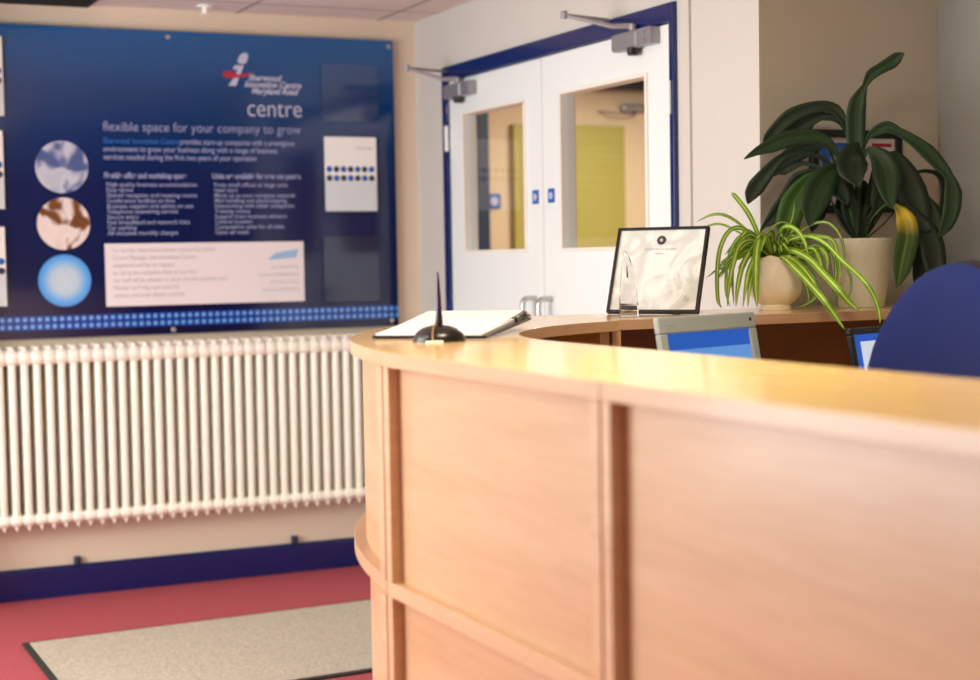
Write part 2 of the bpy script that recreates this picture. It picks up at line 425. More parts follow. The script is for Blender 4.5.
b = new_bm(); box(b, 4.40, 4.58, 7.65, 7.699, 2.06, 2.10); obj('closer_body', b, M['silver'], t, bevel=.01)
b = new_bm(); lathe(b, [(.010, -.02), (.012, 0)], 16, (4.48, 7.67, 2.06)); obj('spindle', b, M['black'], t)
b = new_bm(); tube(b, [(4.48, 7.66, 2.045), (4.34, 7.60, 2.045), (4.26, 7.69, 2.06)], .005); obj('closer_arm', b, M['silver'], t)

# ------------------------------------------------------------------ double door in the door wall
b = new_bm()      # blue frame: head, two jambs (architrave) around the opening
y0, y1, z1 = 4.139, 5.90, 2.036
box(b, XD - .016, XD + .09, y0, y0 + .026, 0, z1)
box(b, XD - .016, XD + .09, y1 - .05, y1, 0, z1)
box(b, XD - .016, XD + .09, y0 + .026, y1 - .05, 1.977, z1)
struct('trim_1', b, M['blue_gloss'], bevel=.003)

def door_leaf(name, ya, yb, ga, gb, gz0, gz1, hinge_hi):
    """one leaf ya..yb with its vision panel ga..gb"""
    xo, xi = XD - .004, XD + .04
    d = bpy.data.objects.new(name, None); C.objects.link(d); d.location = (XD + .02, (ya + yb) / 2, 0); d['kind'] = 'structure'
    b = new_bm()
    box(b, xo, xi, ya, yb, .006, gz0); box(b, xo, xi, ya, yb, gz1, 1.974)
    box(b, xo, xi, ya, ga, gz0, gz1); box(b, xo, xi, gb, yb, gz0, gz1)
    obj('leaf', b, M['white_gloss'], d)
    b = new_bm(); w = .012
    for x0, x1 in ((xo - .009, xo + .002), (xi - .002, xi + .009)):
        box(b, x0, x1, ga - w, gb + w, gz0 - w, gz0); box(b, x0, x1, ga - w, gb + w, gz1, gz1 + w)
        box(b, x0, x1, ga - w, ga, gz0, gz1); box(b, x0, x1, gb, gb + w, gz0, gz1)
    obj('glazing_bead', b, M['bead'], d, bevel=.003)
    b = new_bm(); box(b, XD + .015, XD + .021, ga - .001, gb + .001, gz0 - .001, gz1 + .001)
    obj('glass_pane', b, M['glass'], d)
    return d
dR = door_leaf('door_1', 4.167, 5.036, 4.318, 4.885, 1.303, 1.830, True)
dL = door_leaf('door_2', 5.040, 5.848, 5.176, 5.706, 1.303, 1.832, False)
for d, y in ((dR, 4.975), (dL, 5.10)):
    b = new_bm()
    tube(b, catmull([(XD - .004, y, 1.125), (XD - .045, y, 1.125), (XD - .06, y, 1.11), (XD - .06, y, 1.06), (XD - .06, y, .96), (XD - .06, y, .86), (XD - .045, y, .845), (XD - .004, y, .845)], 4), .0095, 10)
    obj('pull_handle', b, M['chrome'], d, smooth=True, label='steel pull handle')
    b = new_bm(); box(b, XD - .007, XD - .004, y - .035, y + .035, .80, 1.17); obj('handle_plate', b, M['white_gloss'], d)
for d, yy in ((dR, 4.972), (dL, 5.095)):
    b = new_bm(); box(b, XD - .0075, XD - .004, yy - .024, yy + .024, 1.462, 1.512); p = obj('fire_door_sign', b, M['cyan_print'], d, bevel=.004, label='small blue sign plate')
    b = new_bm(); lathe(b, [(.013, -.0012), (.013, 0)], 16, (XD - .0075, yy, 1.487), 'x'); obj('sign_symbol', b, M['white_print'], p)
# door closers: body, cover end, valve, arm
def closer(d, yc, zc, ye, ze, xe):
    b = new_bm()
    box(b, XD - .044, XD - .004, yc - .04, yc + .12, zc - .028, zc + .028)
    body = obj('closer_body', b, M['silver'], d, bevel=.01, segs=3, label='silver grey door closer body')
    b = new_bm(); box(b, XD - .040, XD - .006, yc - .12, yc - .042, zc - .026, zc + .026)
    for s in (-.012, .014): lathe(b, [(.006, -.002), (.006, 0)], 10, (XD - .041, yc - .085, zc + s), 'x')
    obj('closer_end', b, M['silver'], body, bevel=.004)
    b = new_bm(); lathe(b, [(.016, -.022), (.02, -.012), (.02, .002)], 18, (XD - .03, yc + .0, zc - .028)); obj('valve_cap', b, M['black'], body)
    b = new_bm(); lathe(b, [(.014, 0), (.014, .018)], 16, (XD - .03, yc, zc + .028))
    tube(b, [(XD - .03, yc, zc + .042), (XD - .03 + (xe + .03) * .3, yc + (ye - yc) * .3, zc + .044), (XD + xe, ye, ze)], [.010, .008, .006], 8)
    tube(b, [(XD + xe, ye, ze), (XD - .02, ye + .03, ze - .004)], .006, 8)
    lathe(b, [(.011, -.012), (.011, .012)], 12, (XD + xe, ye, ze))
    obj('closer_arm', b, M['silver'], body, label='thin grey steel closer arm')
closer(dR, 4.352, 1.948, 4.489, 2.036, -.20)
closer(dL, 5.705, 1.928, 5.809, 2.019, -.20)
for d, ys in ((dR, 4.160), (dL, 5.852)):
    for z in (.25, 1.0, 1.75):
        b = new_bm(); tube(b, [(XD - .018, ys, z - .05), (XD - .018, ys, z + .05)], .008, 10); obj('hinge', b, M['white_gloss'], d)

# ------------------------------------------------------------------ information board
YF = 6.178        # front face
bd = thing('information_board', 'large blue acrylic information board on wall above cream radiator', 'information board', (1.59, YF, .996))
b = new_bm(); box(b, .715, 2.462, YF, YF + .008, .996, 2.176); obj('panel', b, M['board'], bd, bevel=.0015)
for x, z in ((1.52, 2.152), (2.440, 2.150), (1.51, 1.012), (2.430, 1.018), (.74, 2.150), (.74, 1.018)):
    b = new_bm(); lathe(b, [(.006, -.006), (.010, -.004), (.010, 0), (.006, .001), (.006, .029)], 16, (x, YF, z), 'y')
    obj('standoff_screw', b, M['chrome'], bd, smooth=True)
yt = YF - .0008
# logo: leaning white stroke with a red band, and its three slanted lines
b = new_bm()
def plate(bm, pts, y0=YF - .0012, y1=YF + .0002):
    a = [bm.verts.new((x, y0, z)) for x, z in pts]; c = [bm.verts.new((x, y1, z)) for x, z in pts]
    n = len(pts); bm.faces.new(a); bm.faces.new(list(reversed(c)))
    for i in range(n): bm.faces.new((a[i], c[i], c[(i + 1) % n], a[(i + 1) % n]))
plate(b, [(1.757, 1.972), (1.787, 1.97), (1.804, 2.01), (1.822, 2.052), (1.785, 2.052), (1.777, 2.036), (1.797, 2.034), (1.777, 1.998)])
plate(b, [(1.796, 2.066), (1.808, 2.094), (1.828, 2.104), (1.84, 2.098), (1.838, 2.076), (1.828, 2.06), (1.81, 2.058)])
lg = obj('logo', b, M['white_print'], bd, label='white slanted stroke logo crossed by a red band')
b = new_bm(); plate(b, [(1.734, 2.014), (1.742, 2.026), (1.767, 2.028), (1.797, 2.016), (1.832, 2.02), (1.86, 2.03), (1.832, 2.008), (1.782, 2.002), (1.747, 2.002)], YF - .0022, YF - .0011)
obj('logo_band', b, M['red_print'], lg)
text('Sherwood', 1.838, yt, 1.994, .034, M['white_print'], bd, shear=.3, offset=.0008, sx=.95)
text('Innovation Centre', 1.822, yt, 1.968, .034, M['white_print'], bd, shear=.3, offset=.0008, sx=.93)
text('Maryland Road', 1.850, yt, 1.942, .034, M['white_print'], bd, shear=.3, offset=.0008, sx=.93)
text('centre', 2.062, yt, 1.852, .102, M['white_print'], bd, align='RIGHT', offset=-.0008, sx=.87)
text('flexible space for your company to grow', 1.258, yt, 1.785, .052, M['pale_print'], bd, offset=-.0002, sx=.93)
text('Sherwood Innovation Centre', 1.258, yt, 1.737, .031, M['cyan_print'], bd, offset=.0006, sx=.8)
text('provides start-up companies with a prestigious', 1.556, yt, 1.737, .031, M['pale_print'], bd, offset=.0003, sx=.80)
text('environment to grow your business along with a range of business', 1.258, yt, 1.706, .031, M['pale_print'], bd, offset=.0003, sx=.835)
text('services needed during the first two years of your operation', 1.258, yt, 1.675, .031, M['pale_print'], bd, offset=.0003, sx=.80)
colA = ['Flexible office and workshop space', '', '  High quality business accommodation', '  Easy terms', '  Shared reception and meeting rooms', '  Conference facilities to hire', '  Business support and advice on site', '  Telephone answering service', '  Secure entry', '  Fast broadband and network links', '  Car parking', '  All inclusive monthly charges']
colB = ['Units are available for new companies', '', '  From small offices to large units', '  Ideal start', '  Move up as your company expands', '  Mail handling and photocopying', '  Networking with other companies', '  Training rooms', '  Support from business advisers', '  Central location', '  Competitive rates for all sizes', '  Open all week']
for x0, col in ((1.258, colA), (1.681, colB)):
    text(col[0], x0, yt, 1.604, .031, M['pale_print'], bd, offset=.0008, sx=.73 if x0 < 1.5 else .77)
    z = 1.572
    for ln in col[2:]:
        text(ln, x0 - .006, yt, z, .0235, M['pale_print'], bd, offset=.0002, sx=1.0)
        z -= .0208
# address panel
b = new_bm(); box(b, 1.252, 2.052, YF - .0025, YF + .0005, 1.110, 1.352); ap = obj('address_panel', b, M['panel_white'], bd, label='white rectangular contact details panel')
for i, (ln, w) in enumerate((('For further information please contact the centre', .8), ('Centre Manager, the Innovation Centre', .8), ('telephone and fax on request', .8), ('or call at the reception desk at any time', .8), ('our staff will be pleased to show you the available units', .8), ('Monday to Friday nine until five', .8), ('website and email details available', .8))):
    text(ln, 1.280, YF - .003, 1.318 - i * .029, .026, M['grey_print'], ap, offset=-.0002, sx=.78)
b = new_bm(); plate(b, [(1.90, 1.278), (2.02, 1.288), (2.03, 1.322), (1.93, 1.306)], YF - .0032, YF - .0024); obj('small_logo', b, mat('pale_blue_logo', srgb(150, 190, 225), .5), ap)
for i, ln in enumerate(('part funded by', 'regional development', 'and the county', 'council partnership')):
    text(ln, 2.03, YF - .003, 1.245 - i * .03, .02, M['grey_print'], ap, align='RIGHT', offset=-.0002)
# three round photographs
P1 = photo_mat('round_photo_office', [(0, srgb(30, 44, 96)), (.45, srgb(84, 100, 150)), (.55, srgb(196, 200, 214)), (1, srgb(120, 120, 150))], 9, .3)
P2 = photo_mat('round_photo_hands', [(0, srgb(70, 36, 20)), (.44, srgb(120, 74, 40)), (.52, srgb(232, 218, 214)), (1, srgb(200, 180, 170))], 10, .6)
P3 = photo_mat('round_photo_pale_blue', [(0, srgb(40, 130, 220)), (.3, srgb(100, 170, 235)), (.6, srgb(186, 206, 222)), (1, srgb(196, 210, 222))], 8.6, radial=True)
for (x, z, r, m_, lb) in ((1.100, 1.645, .099, P1, 'round grey blue office photograph'), (1.100, 1.430, .099, P2, 'round brown and white photograph of hands'), (1.098, 1.214, .099, P3, 'round pale blue picture')):
    b = new_bm(); lathe(b, [(r, -.0015), (r, 0.0003)], 48, (0, 0, 0), 'y')
    o = obj('photo_disc', b, m_, bd, local=True, label=lb); o.location = Vector((x, YF, z)) - base_of(bd)

# leaflet holders on the board and their leaflets
def dots_mat():
    return M['cyan_print']
def holder(x0, x1, z0, z1, label, leaf, leaf_label=None, tone='white'):
    t = thing('leaflet_holder', label, 'leaflet holder', ((x0 + x1) / 2, YF - .002, z0), group='clear leaflet holders on the blue board')
    b = new_bm()
    box(b, x0, x1, YF - .003, YF - .001, z0, z1)
    obj('back_plate', b, M['acrylic'], t)
    b = new_bm(); zf = z1 if not leaf else z0 + (z1 - z0) * .45
    box(b, x0, x1, YF - .026, YF - .024, z0, zf)
    obj('front_plate', b, M['acrylic'], t)
    b = new_bm(); box(b, x0, x0 + .002, YF - .024, YF - .003, z0, zf); box(b, x1 - .002, x1, YF - .024, YF - .003, z0, zf); box(b, x0 + .002, x1 - .002, YF - .024, YF - .003, z0, z0 + .002)
    obj('side_edges', b, M['acrylic'], t)
    if leaf:
        lf = thing('leaflet', leaf_label, 'leaflet', ((x0 + x1) / 2, YF - .012, z0 + .003), group='white leaflets with a row of blue dots')
        b = new_bm(); box(b, x0 + .006, x1 - .006, YF - .018, YF - .008, z0 + .003, z1)
        obj('cover', b, M['paper'], lf)
        zc = z0 + (z1 - z0) * .51; n = 7; wd = (x1 - x0 - .02)
        for r_ in range(2):
            for k in range(n):
                x = x0 + .012 + wd * (k + .35) / n; z = zc - r_ * .036 + .018
                b = new_bm(); lathe(b, [(.0125, -.0008), (.0125, 0)], 18, (x, YF - .018, z), 'y')
                mm = [M['cyan_print'], M['dark_blue_grey'], M['cyan_print'], mat('leaf_green_print', srgb(90, 150, 60), .5) if (r_ == 1 and k in (1, 3)) else M['dark_blue_grey']][(k * 3 + r_) % 4]
                obj('printed_dot', b, mm, lf)
        text('information', x1 - .02, YF - .0185, z1 - .05, .016, M['grey_print'], lf, align='RIGHT')
holder(2.141, 2.379, 1.837, 2.069, 'empty clear leaflet holder, top of the right column on blue board', False)
holder(2.142, 2.376, 1.470, 1.775, 'clear leaflet holder holding the white leaflet, middle of right column', True, 'white leaflet with blue dots in the holder at right of blue board')
holder(2.133, 2.371, 1.105, 1.369, 'empty clear leaflet holder, bottom of right column near counter end', False)
holder(.722, .898, 1.829, 2.126, 'leaflet holder at the top left corner of blue board', True, 'white leaflet cut by left photo edge, topmost of three')
holder(.722, .890, 1.483, 1.777, 'leaflet holder at left edge of blue board, middle of three', True, 'white leaflet cut by left photo edge, middle of three')
holder(.722, .886, 1.120, 1.420, 'leaflet holder at left edge of blue board, lowest of three', True, 'white leaflet cut by left photo edge, lowest of three')

# ------------------------------------------------------------------ column radiator
rad = thing('column_radiator', 'long cream column radiator on wall below blue board', 'radiator', (1.6, 6.13, .27))
PITCH = .0452; RX0 = .742; NR = 38
def section_bm(x):
    bm = new_bm()
    for j, yc in enumerate((6.078, 6.118, 6.158)):
        tube(bm, [(x, yc, .285), (x, yc, .30), (x, yc, .33), (x, yc, .5), (x, yc, .75), (x, yc, .925), (x, yc, .955), (x, yc, .972)],
             [.003, .009, .0142, .0142, .0142, .0142, .0142, .007], 10)
    # rounded heads joining the columns, top and bottom
    for z0, z1, zt in ((.902, .962, 1), (.302, .345, -1)):
        rr = (z1 - z0) / 2; zc = (z0 + z1) / 2
        prof = [(.0, -.0226), (rr * .82, -.0224), (rr, -.016), (rr * 1.02, 0), (rr, .016), (rr * .82, .0224), (.0, .0226)]
        pr = [(max(r, .001), h) for r, h in prof]
        for yc in (6.078, 6.118, 6.158):
            lathe(bm, pr, 14, (x, yc, zc), 'x', cap=True)
        box(bm, x - .014, x + .014, 6.08, 6.155, zc - .02, zc + .02)
    return bm
sec0 = None
for i in range(NR):
    x = RX0 + PITCH * i
    if sec0 is None:
        sec0 = obj('radiator_section', section_bm(x), M['cream'], rad, smooth=True)
    else:
        o = sec0.copy(); C.objects.link(o); o.location = (PITCH * i, 0, 0)
# wall brackets behind
b = new_bm()
for x in (1.0, 1.6, 2.2): box(b, x - .012, x + .012, 6.165, YB - .001, .88, .93)
obj('wall_bracket', b, M['cream'], rad)
for x in (1.115, 1.99):
    b = new_bm(); box(b, x - .012, x + .012, YB - .03, YB - .001, .121, .150); tube(b, [(x, YB - .028, .135), (x, YB - .034, .135)], .006)
    tag(recentre(obj('pipe_clip', b, M['dark_blue_grey'], bevel=.003)), 'small dark clip on top of blue skirting, ' + ('further left one' if x < 1.5 else 'one nearer the counter end'), 'clip', 'clips along the blue skirting')

# ------------------------------------------------------------------ ceiling fittings
t = thing('sprinkler_head', 'small white sprinkler head on ceiling above blue board', 'sprinkler', (1.64, 6.06, H - .04))
b = new_bm(); lathe(b, [(.03, H - .008), (.034, H - .002), (.034, H - .0005)], 24, (1.64, 6.06, 0)); obj('flange', b, M['white_gloss'], t, smooth=True)
b = new_bm(); lathe(b, [(.010, H - .03), (.012, H - .008)], 16, (1.64, 6.06, 0)); lathe(b, [(.018, H - .038), (.018, H - .034)], 16, (1.64, 6.06, 0))
for a in (0, PI): tube(b, [(1.64 + .01 * math.cos(a), 6.06, H - .01), (1.64 + .014 * math.cos(a), 6.06, H - .025), (1.64, 6.06, H - .034)], .002, 6)
obj('nozzle', b, M['cream'], t)
t = thing('ceiling_vent', 'dark ventilation grille in ceiling at top left corner of photo', 'vent', (.95, 5.9, H - .01))
b = new_bm(); box(b, .72, 1.22, 5.6, 6.185, H - .012, H - .0005); obj('vent_frame', b, M['dark_void'], t, bevel=.003)
b = new_bm()
for k in range(9): box(b, .74, 1.20, 5.63 + k * .06, 5.66 + k * .06, H - .018, H - .012)
obj('louvre', b, M['dark_void'], t)

# ------------------------------------------------------------------ doormat
b = new_bm()
A0 = Vector((.792, 5.467)); A1 = A0 + Vector((1.7, .08)); B0 = Vector((.80, 4.515)); B1 = B0 + Vector((1.72, .09))
A0b = A0
prism(b, [(B0.x, B0.y), (B1.x, B1.y), (A1.x, A1.y), (A0.x, A0.y)], .0005, .007)
t = thing('doormat', 'beige doormat with dark rubber edge on red carpet', 'doormat', (1.6, 5.0, 0))
obj('rubber_edge', b, M['mat_edge'], t)
b = new_bm(); q = .022
prism(b, [(B0.x + q, B0.y + q), (B1.x - q, B1.y + q), (A1.x - q, A1.y - q), (A0.x + q, A0.y - q)], .0065, .010)
obj('pile', b, M['doormat'], t)

# ------------------------------------------------------------------ reception counter
XF, XI, ZT, TH = .96, 1.335, 1.122, .025
LZ = .735
def ell(a, bq, y0, ex, x0, n, t0=0, t1=PI / 2, ins=0):
    out = []
    for k in range(n):
        t = t0 + (t1 - t0) * k / (n - 1)
        out.append((x0 + a - (a - ins) * math.cos(t) ** (2 / ex), y0 + (bq - ins) * math.sin(t) ** (2 / ex)))
    return out
OA, OB, OY = 1.0024, 1.3856, 2.3147           # outer quarter ellipse
IA, IB, IY = .75, .744, 2.562                  # inner quarter circle
YJ0, YJ1, YJ2, YN = 2.490, 1.738, 2.490, .935  # joints along the front run
XS = 1.862                                     # joint on the back run
YO, YI = OY + OB, IY + IB                      # back run edges

def outer_pts(ins, n=40):
    """outer outline of the curved unit from its front joint to its back joint"""
    pts = [(XF + ins, YJ0)]
    for p in ell(OA, OB, OY, 2, XF, 90, .05, PI / 2, ins):
        if p[1] > YJ0 + .01 and p[0] < XS - .004: pts.append(p)
    # end on the joint x
    a = OA - ins; bb = OB - ins; cx = XF + OA
    pts.append((XS - .0015, OY + bb * math.sqrt(max(0, 1 - ((cx - XS) / a) ** 2))))
    return pts
def inner_pts(off=0, n=40):
    pts = [(XI + off, YJ0)]
    pts += [(XI + off, y) for y in (2.52,)]
    for p in ell(IA, IB, IY, 2, XI, 60, .02, PI / 2, off):
        if p[0] < XS - .004: pts.append(p)
    cx = XI + IA; a = IA - off; bb = IB - off
    pts.append((XS - .0015, IY + bb * math.sqrt(max(0, 1 - ((cx - XS) / a) ** 2))))
    return pts
def resample(pts, n):
    L = [0]
    for p, q in zip(pts, pts[1:]): L.append(L[-1] + math.hypot(q[0] - p[0], q[1] - p[1]))
    out = []; j = 0
    for k in range(n):
        s = L[-1] * k / (n - 1)
        while j < len(L) - 2 and L[j + 1] < s: j += 1
        u = (s - L[j]) / max(1e-9, L[j + 1] - L[j]); u = min(1, max(0, u))
        out.append((pts[j][0] + (pts[j + 1][0] - pts[j][0]) * u, pts[j][1] + (pts[j + 1][1] - pts[j][1]) * u))
    return out

GRP = 'beech reception counter units'
def straight_unit(ya, yb, label):
    t = thing('reception_counter_unit', label, 'reception counter', ((XF + XI) / 2, (ya + yb) / 2, 0), group=GRP)
    g = .003; ya += g; yb -= g
    b = new_bm(); box(b, XF, XI, ya - g + .0007, yb + g - .0007, ZT - TH, ZT); obj('counter_top', b, M['beech_top_lit'], t, bevel=.0012)
    for y in (ya, yb - .023):
        b = new_bm(); box(b, XF, XI - .02, y, y + .023, .0, LZ - TH); box(b, XF, XI - .02, y, y + .023, LZ, ZT - TH)
        obj('side_panel', b, M['beech_edge'], t, bevel=.001)
    b = new_bm(); box(b, XF + .02, XF + .038, ya + .023, yb - .023, LZ, ZT - TH); obj('upper_front_panel', b, M['beech'], t)
    b = new_bm(); box(b, XF + .02, XF + .038, ya + .023, yb - .023, .0, LZ - TH); obj('lower_front_panel', b, M['beech'], t)
    b = new_bm(); box(b, XF, XF + .19, ya, yb, LZ - TH, LZ); obj('ledge_rail', b, M['beech_edge'], t, bevel=.0012)
    return t
straight_unit(YJ1, YJ0, 'beech counter unit between the two front panel joints, left of nearest')
straight_unit(YN, YJ1, 'nearest beech counter unit filling lower right of the photo')

cu = thing('reception_counter_unit', 'curved beech counter corner unit carrying the pen stand and clipboard', 'reception counter', (1.3, 2.9, 0), group=GRP)
NN = 48
b = new_bm(); strip(b, resample(outer_pts(0), NN), resample(inner_pts(0), NN), ZT - TH, ZT); obj('counter_top', b, M['beech_top_lit'], cu, bevel=.0012)
b = new_bm(); strip(b, resample(outer_pts(.024), NN), resample(outer_pts(.042), NN), LZ, ZT - TH); obj('upper_front_panel', b, M['beech'], cu, smooth=True)
b = new_bm(); strip(b, resample(outer_pts(.03), NN), resample(outer_pts(.048), NN), 0, LZ - TH); obj('lower_front_panel', b, M['beech'], cu, smooth=True)
b = new_bm(); strip(b, resample(outer_pts(0), NN), resample(outer_pts(.19), NN), LZ - TH, LZ); obj('ledge_rail', b, M['beech_edge'], cu, bevel=.0012)
b = new_bm(); box(b, XF, XI - .02, YJ0 + .003, YJ0 + .027, 0, LZ - TH); box(b, XF, XI - .02, YJ0 + .003, YJ0 + .027, LZ, ZT - TH); obj('side_panel', b, M['beech_edge'], cu, bevel=.001)
b = new_bm(); box(b, XS - .030, XS - .004, YI + .004, YO - .045, 0, LZ - TH); box(b, XS - .030, XS - .004, YI + .004, YO - .045, LZ, ZT - TH); obj('side_panel', b, M['beech_edge'], cu, bevel=.001)

def back_unit(xa, xb, label):
    t = thing('reception_counter_unit', label, 'reception counter', ((xa + xb) / 2, (YI + YO) / 2, 0), group=GRP)
    b = new_bm(); box(b, xa + .0015, xb, YI - (.028 if False else 0), YO, ZT - TH, ZT); obj('counter_top', b, M['beech_top_lit'], t, bevel=.0012)
    for x in (xa + .004, xb - .024):
        b = new_bm(); box(b, x, x + .024, YI + .004, YO - .03, 0, LZ - TH); box(b, x, x + .024, YI + .004, YO - .03, LZ, ZT - TH); obj('side_panel', b, M['beech_edge'], t, bevel=.001)
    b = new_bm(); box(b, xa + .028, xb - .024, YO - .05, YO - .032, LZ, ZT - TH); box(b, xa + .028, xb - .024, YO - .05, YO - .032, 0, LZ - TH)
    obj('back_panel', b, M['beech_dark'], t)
    return t
back_unit(XS, 3.19, 'beech counter unit along the alcove wall carrying both potted plants')
# desk surface behind the counter
b = new_bm()
prism(b, [(1.152, .96), (1.74, .96), (1.74, 2.25), (2.28, 2.74), (3.19, 2.74), (3.19, YO - .052), (1.87, YO - .052), (1.87, outer_pts(.194)[-1][1])] + list(reversed(outer_pts(.194)))[::6] + [(1.154, 2.5)], LZ - .025, LZ - .0005)
t = thing('desk', 'beech desk behind the reception counter carrying both monitors', 'desk', (1.9, 2.9, 0))
obj('desk_top', b, M['beech_top_lit'], t, bevel=.001)
for (x, y) in ((1.70, 1.0), (2.30, 2.80), (3.12, 2.80)):
    b = new_bm(); tube(b, [(x, y, 0), (x, y, LZ - .025)], .025, 14); obj('leg', b, M['silver'], t, smooth=True)

# ------------------------------------------------------------------ things on the counter
# pen stand
px, py = 1.172, 2.738
t = thing('pen_stand', 'black dome pen stand holding an upright dark purple pen', 'pen stand', (px, py, ZT))
b = new_bm(); prof = [(.0505, 0), (.0505, .005)] + [(.048 * math.cos(a), .005 + .026 * math.sin(a)) for a in [k * PI / 2 / 9 for k in range(9)]] + [(.001, .0311)]
lathe(b, prof, 40, (px, py, ZT)); obj('base', b, M['black'], t, smooth=True)
b = new_bm(); lathe(b, [(.006, 0), (.0075, .004), (.0065, .02)], 18, (px, py, ZT + .029)); obj('socket', b, M['black'], t, smooth=True)
b = new_bm(); tube(b, [(px, py, ZT + .034), (px, py, ZT + .055), (px - .0005, py, ZT + .09), (px - .001, py, ZT + .118), (px - .0014, py, ZT + .130)], [.0062, .006, .0046, .0028, .0014], 14)
obj('pen', b, M['pen_purple'], t, smooth=True, label='dark purple tapered pen')
b = new_bm(); pts = catmull([(px - .008, py - .006, ZT + .036), (px - .0215, py - .026, ZT + .030), (px - .030, py - .039, ZT + .016), (px - .033, py - .047, ZT + .004)], 5); tube(b, pts, .0014, 6)
obj('cord', b, M['gold'], t)
b = new_bm(); box(b, px - .048, px - .018, py - .060, py - .048, ZT + .0005, ZT + .004); obj('paper_tag', b, M['paper'], t)

# clipboard wedge with papers (local frame: x along near edge, y away)
ang = math.atan2(-.162, .17)
u = Vector((.17, -.162, 0)).normalized(); v = Vector((.628, .778, 0)).normalized()
ang = math.atan2(u.y, u.x)
cb = thing('clipboard', 'black clipboard with white papers on the curved counter end', 'clipboard', (1.101, 2.905, ZT))
def cbp(s, q, h): # s across 0..1 , q away 0..1
    p = Vector((1.101, 2.905, 0)) + u * (.235 * s) + v * (.40 * q); return (p.x, p.y, ZT + h)
def sheet(bm, s0, s1, q0, q1, hb, ht, n=10):
    rows = []
    for k in range(n + 1):
        q_ = q0 + (q1 - q0) * k / n
        rows.append([bm.verts.new(cbp(s0, q_, hb(q_))), bm.verts.new(cbp(s1, q_, hb(q_))), bm.verts.new(cbp(s1, q_, ht(q_))), bm.verts.new(cbp(s0, q_, ht(q_)))])
    for a, c in zip(rows, rows[1:]):
        for i in range(4): bm.faces.new((a[i], a[(i + 1) % 4], c[(i + 1) % 4], c[i]))
    bm.faces.new(rows[0]); bm.faces.new(list(reversed(rows[-1])))
b = new_bm(); sheet(b, 0, 1, 0, 1, lambda q: .001 + .018 * q, lambda q: .006 + .020 * q, 6); obj('board', b, M['black'], cb, bevel=.001)
b = new_bm(); sheet(b, .02, .96, .02, .93, lambda q: .0062 + .020 * q, lambda q: .010 + .020 * q + .010 * max(0, q - .4), 12); obj('paper_pad', b, M['paper'], cb)
b = new_bm(); sheet(b, .02, .94, .25, .97, lambda q: .0105 + .020 * q + .010 * max(0, q - .4), lambda q: .0108 + .021 * q + .016 * max(0, q - .4), 12)
obj('top_sheet', b, M['paper'], cb)
b = new_bm(); sheet(b, .62, 1.0, .93, .995, lambda q: .027, lambda q: .033, 2); tube(b, [cbp(.96, .80, .03), cbp(.97, .90, .036), cbp(.97, .96, .034)], [.003, .006, .005], 8)
obj('metal_clip', b, M['chrome'], cb, bevel=.001)
b = new_bm(); sheet(b, .93, .985, .70, .80, lambda q: .02, lambda q: .030, 2); obj('clip_grip', b, M['black'], cb, bevel=.002)

# crystal award
ax, ay = 1.985, 3.435
t = thing('crystal_award', 'clear tapered crystal award standing before the framed certificate', 'award', (ax, ay, ZT))
b = new_bm()
c, s_ = math.cos(-.44), math.sin(-.44)
def aw(lx, ly, z): return (ax + lx * c - ly * s_, ay + lx * s_ + ly * c, ZT + z)
rings = [(-.023, .022, .020, .0015), (-.023, .022, .018, .03), (-.021, .018, .013, .08), (-.018, .010, .009, .125), (-.0145, .001, .006, .150)]
rg = []
for (xa, xb, dpt, z) in rings:
    rg.append([b.verts.new(aw(xa, -dpt, z)), b.verts.new(aw(xb, -dpt, z)), b.verts.new(aw(xb, dpt, z)), b.verts.new(aw(xa, dpt, z))])
top = b.verts.new(aw(-.010, 0, .168))
b.faces.new(list(reversed(rg[0])))
for a, cc in zip(rg, rg[1:]):
    for i in range(4): b.faces.new((a[i], a[(i + 1) % 4], cc[(i + 1) % 4], cc[i]))
for i in range(4): b.faces.new((rg[-1][i], rg[-1][(i + 1) % 4], top))
obj('crystal_body', b, M['crystal'], t, bevel=.0015)
b = new_bm()
v0 = [b.verts.new(aw(x, -.0098, z)) for x, z in ((-.006, .098), (-.002, .098), (-.0045, .128), (-.0065, .128))]
v1 = [b.verts.new(aw(x, -.0090, z)) for x, z in ((-.006, .098), (-.002, .098), (-.0045, .128), (-.0065, .128))]
b.faces.new(v0); b.faces.new(list(reversed(v1)))
for i in range(4): b.faces.new((v0[i], v1[i], v1[(i + 1) % 4], v0[(i + 1) % 4]))
obj('engraved_stripe', b, mat('mauve_print', srgb(120, 90, 130), .5), t)
tx = text('2001', 0, 0, 0, .013, M['dark_print'], t, name='engraving'); tx.location = Vector(aw(-.015, -.0205, .012)) - base_of(t); tx.rotation_euler = (PI / 2, 0, -.44)

# framed certificate, leaning back (local frame)
def leaning(name, label, cat, loc, yaw, tilt, group=None):
    t = thing(name, label, cat, loc, yaw, group); t.rotation_euler = (-tilt, 0, yaw); return t
W_, H_ = .2528, .2359
cf = leaning('certificate_frame', 'black framed white certificate standing on back counter behind crystal award', 'picture frame', (2.021, 3.6185, ZT + .0065), math.radians(-53.57), math.radians(21.67))
b = new_bm(); fw_ = .0075; fd = .016
box(b, 0, W_, 0, fd, 0, fw_); box(b, 0, W_, 0, fd, H_ - fw_, H_); box(b, 0, fw_, 0, fd, fw_, H_ - fw_); box(b, W_ - fw_, W_, 0, fd, fw_, H_ - fw_)
obj('frame_border', b, M['black_frame'], cf, local=True, bevel=.001)
cert = photo_mat('certificate_sheen', [(0, srgb(180, 182, 178)), (.42, srgb(206, 208, 204)), (.6, srgb(232, 234, 230)), (1, srgb(190, 190, 184))], 9, 2.5)  # grey streaks are glossy reflections painted into the paper colour
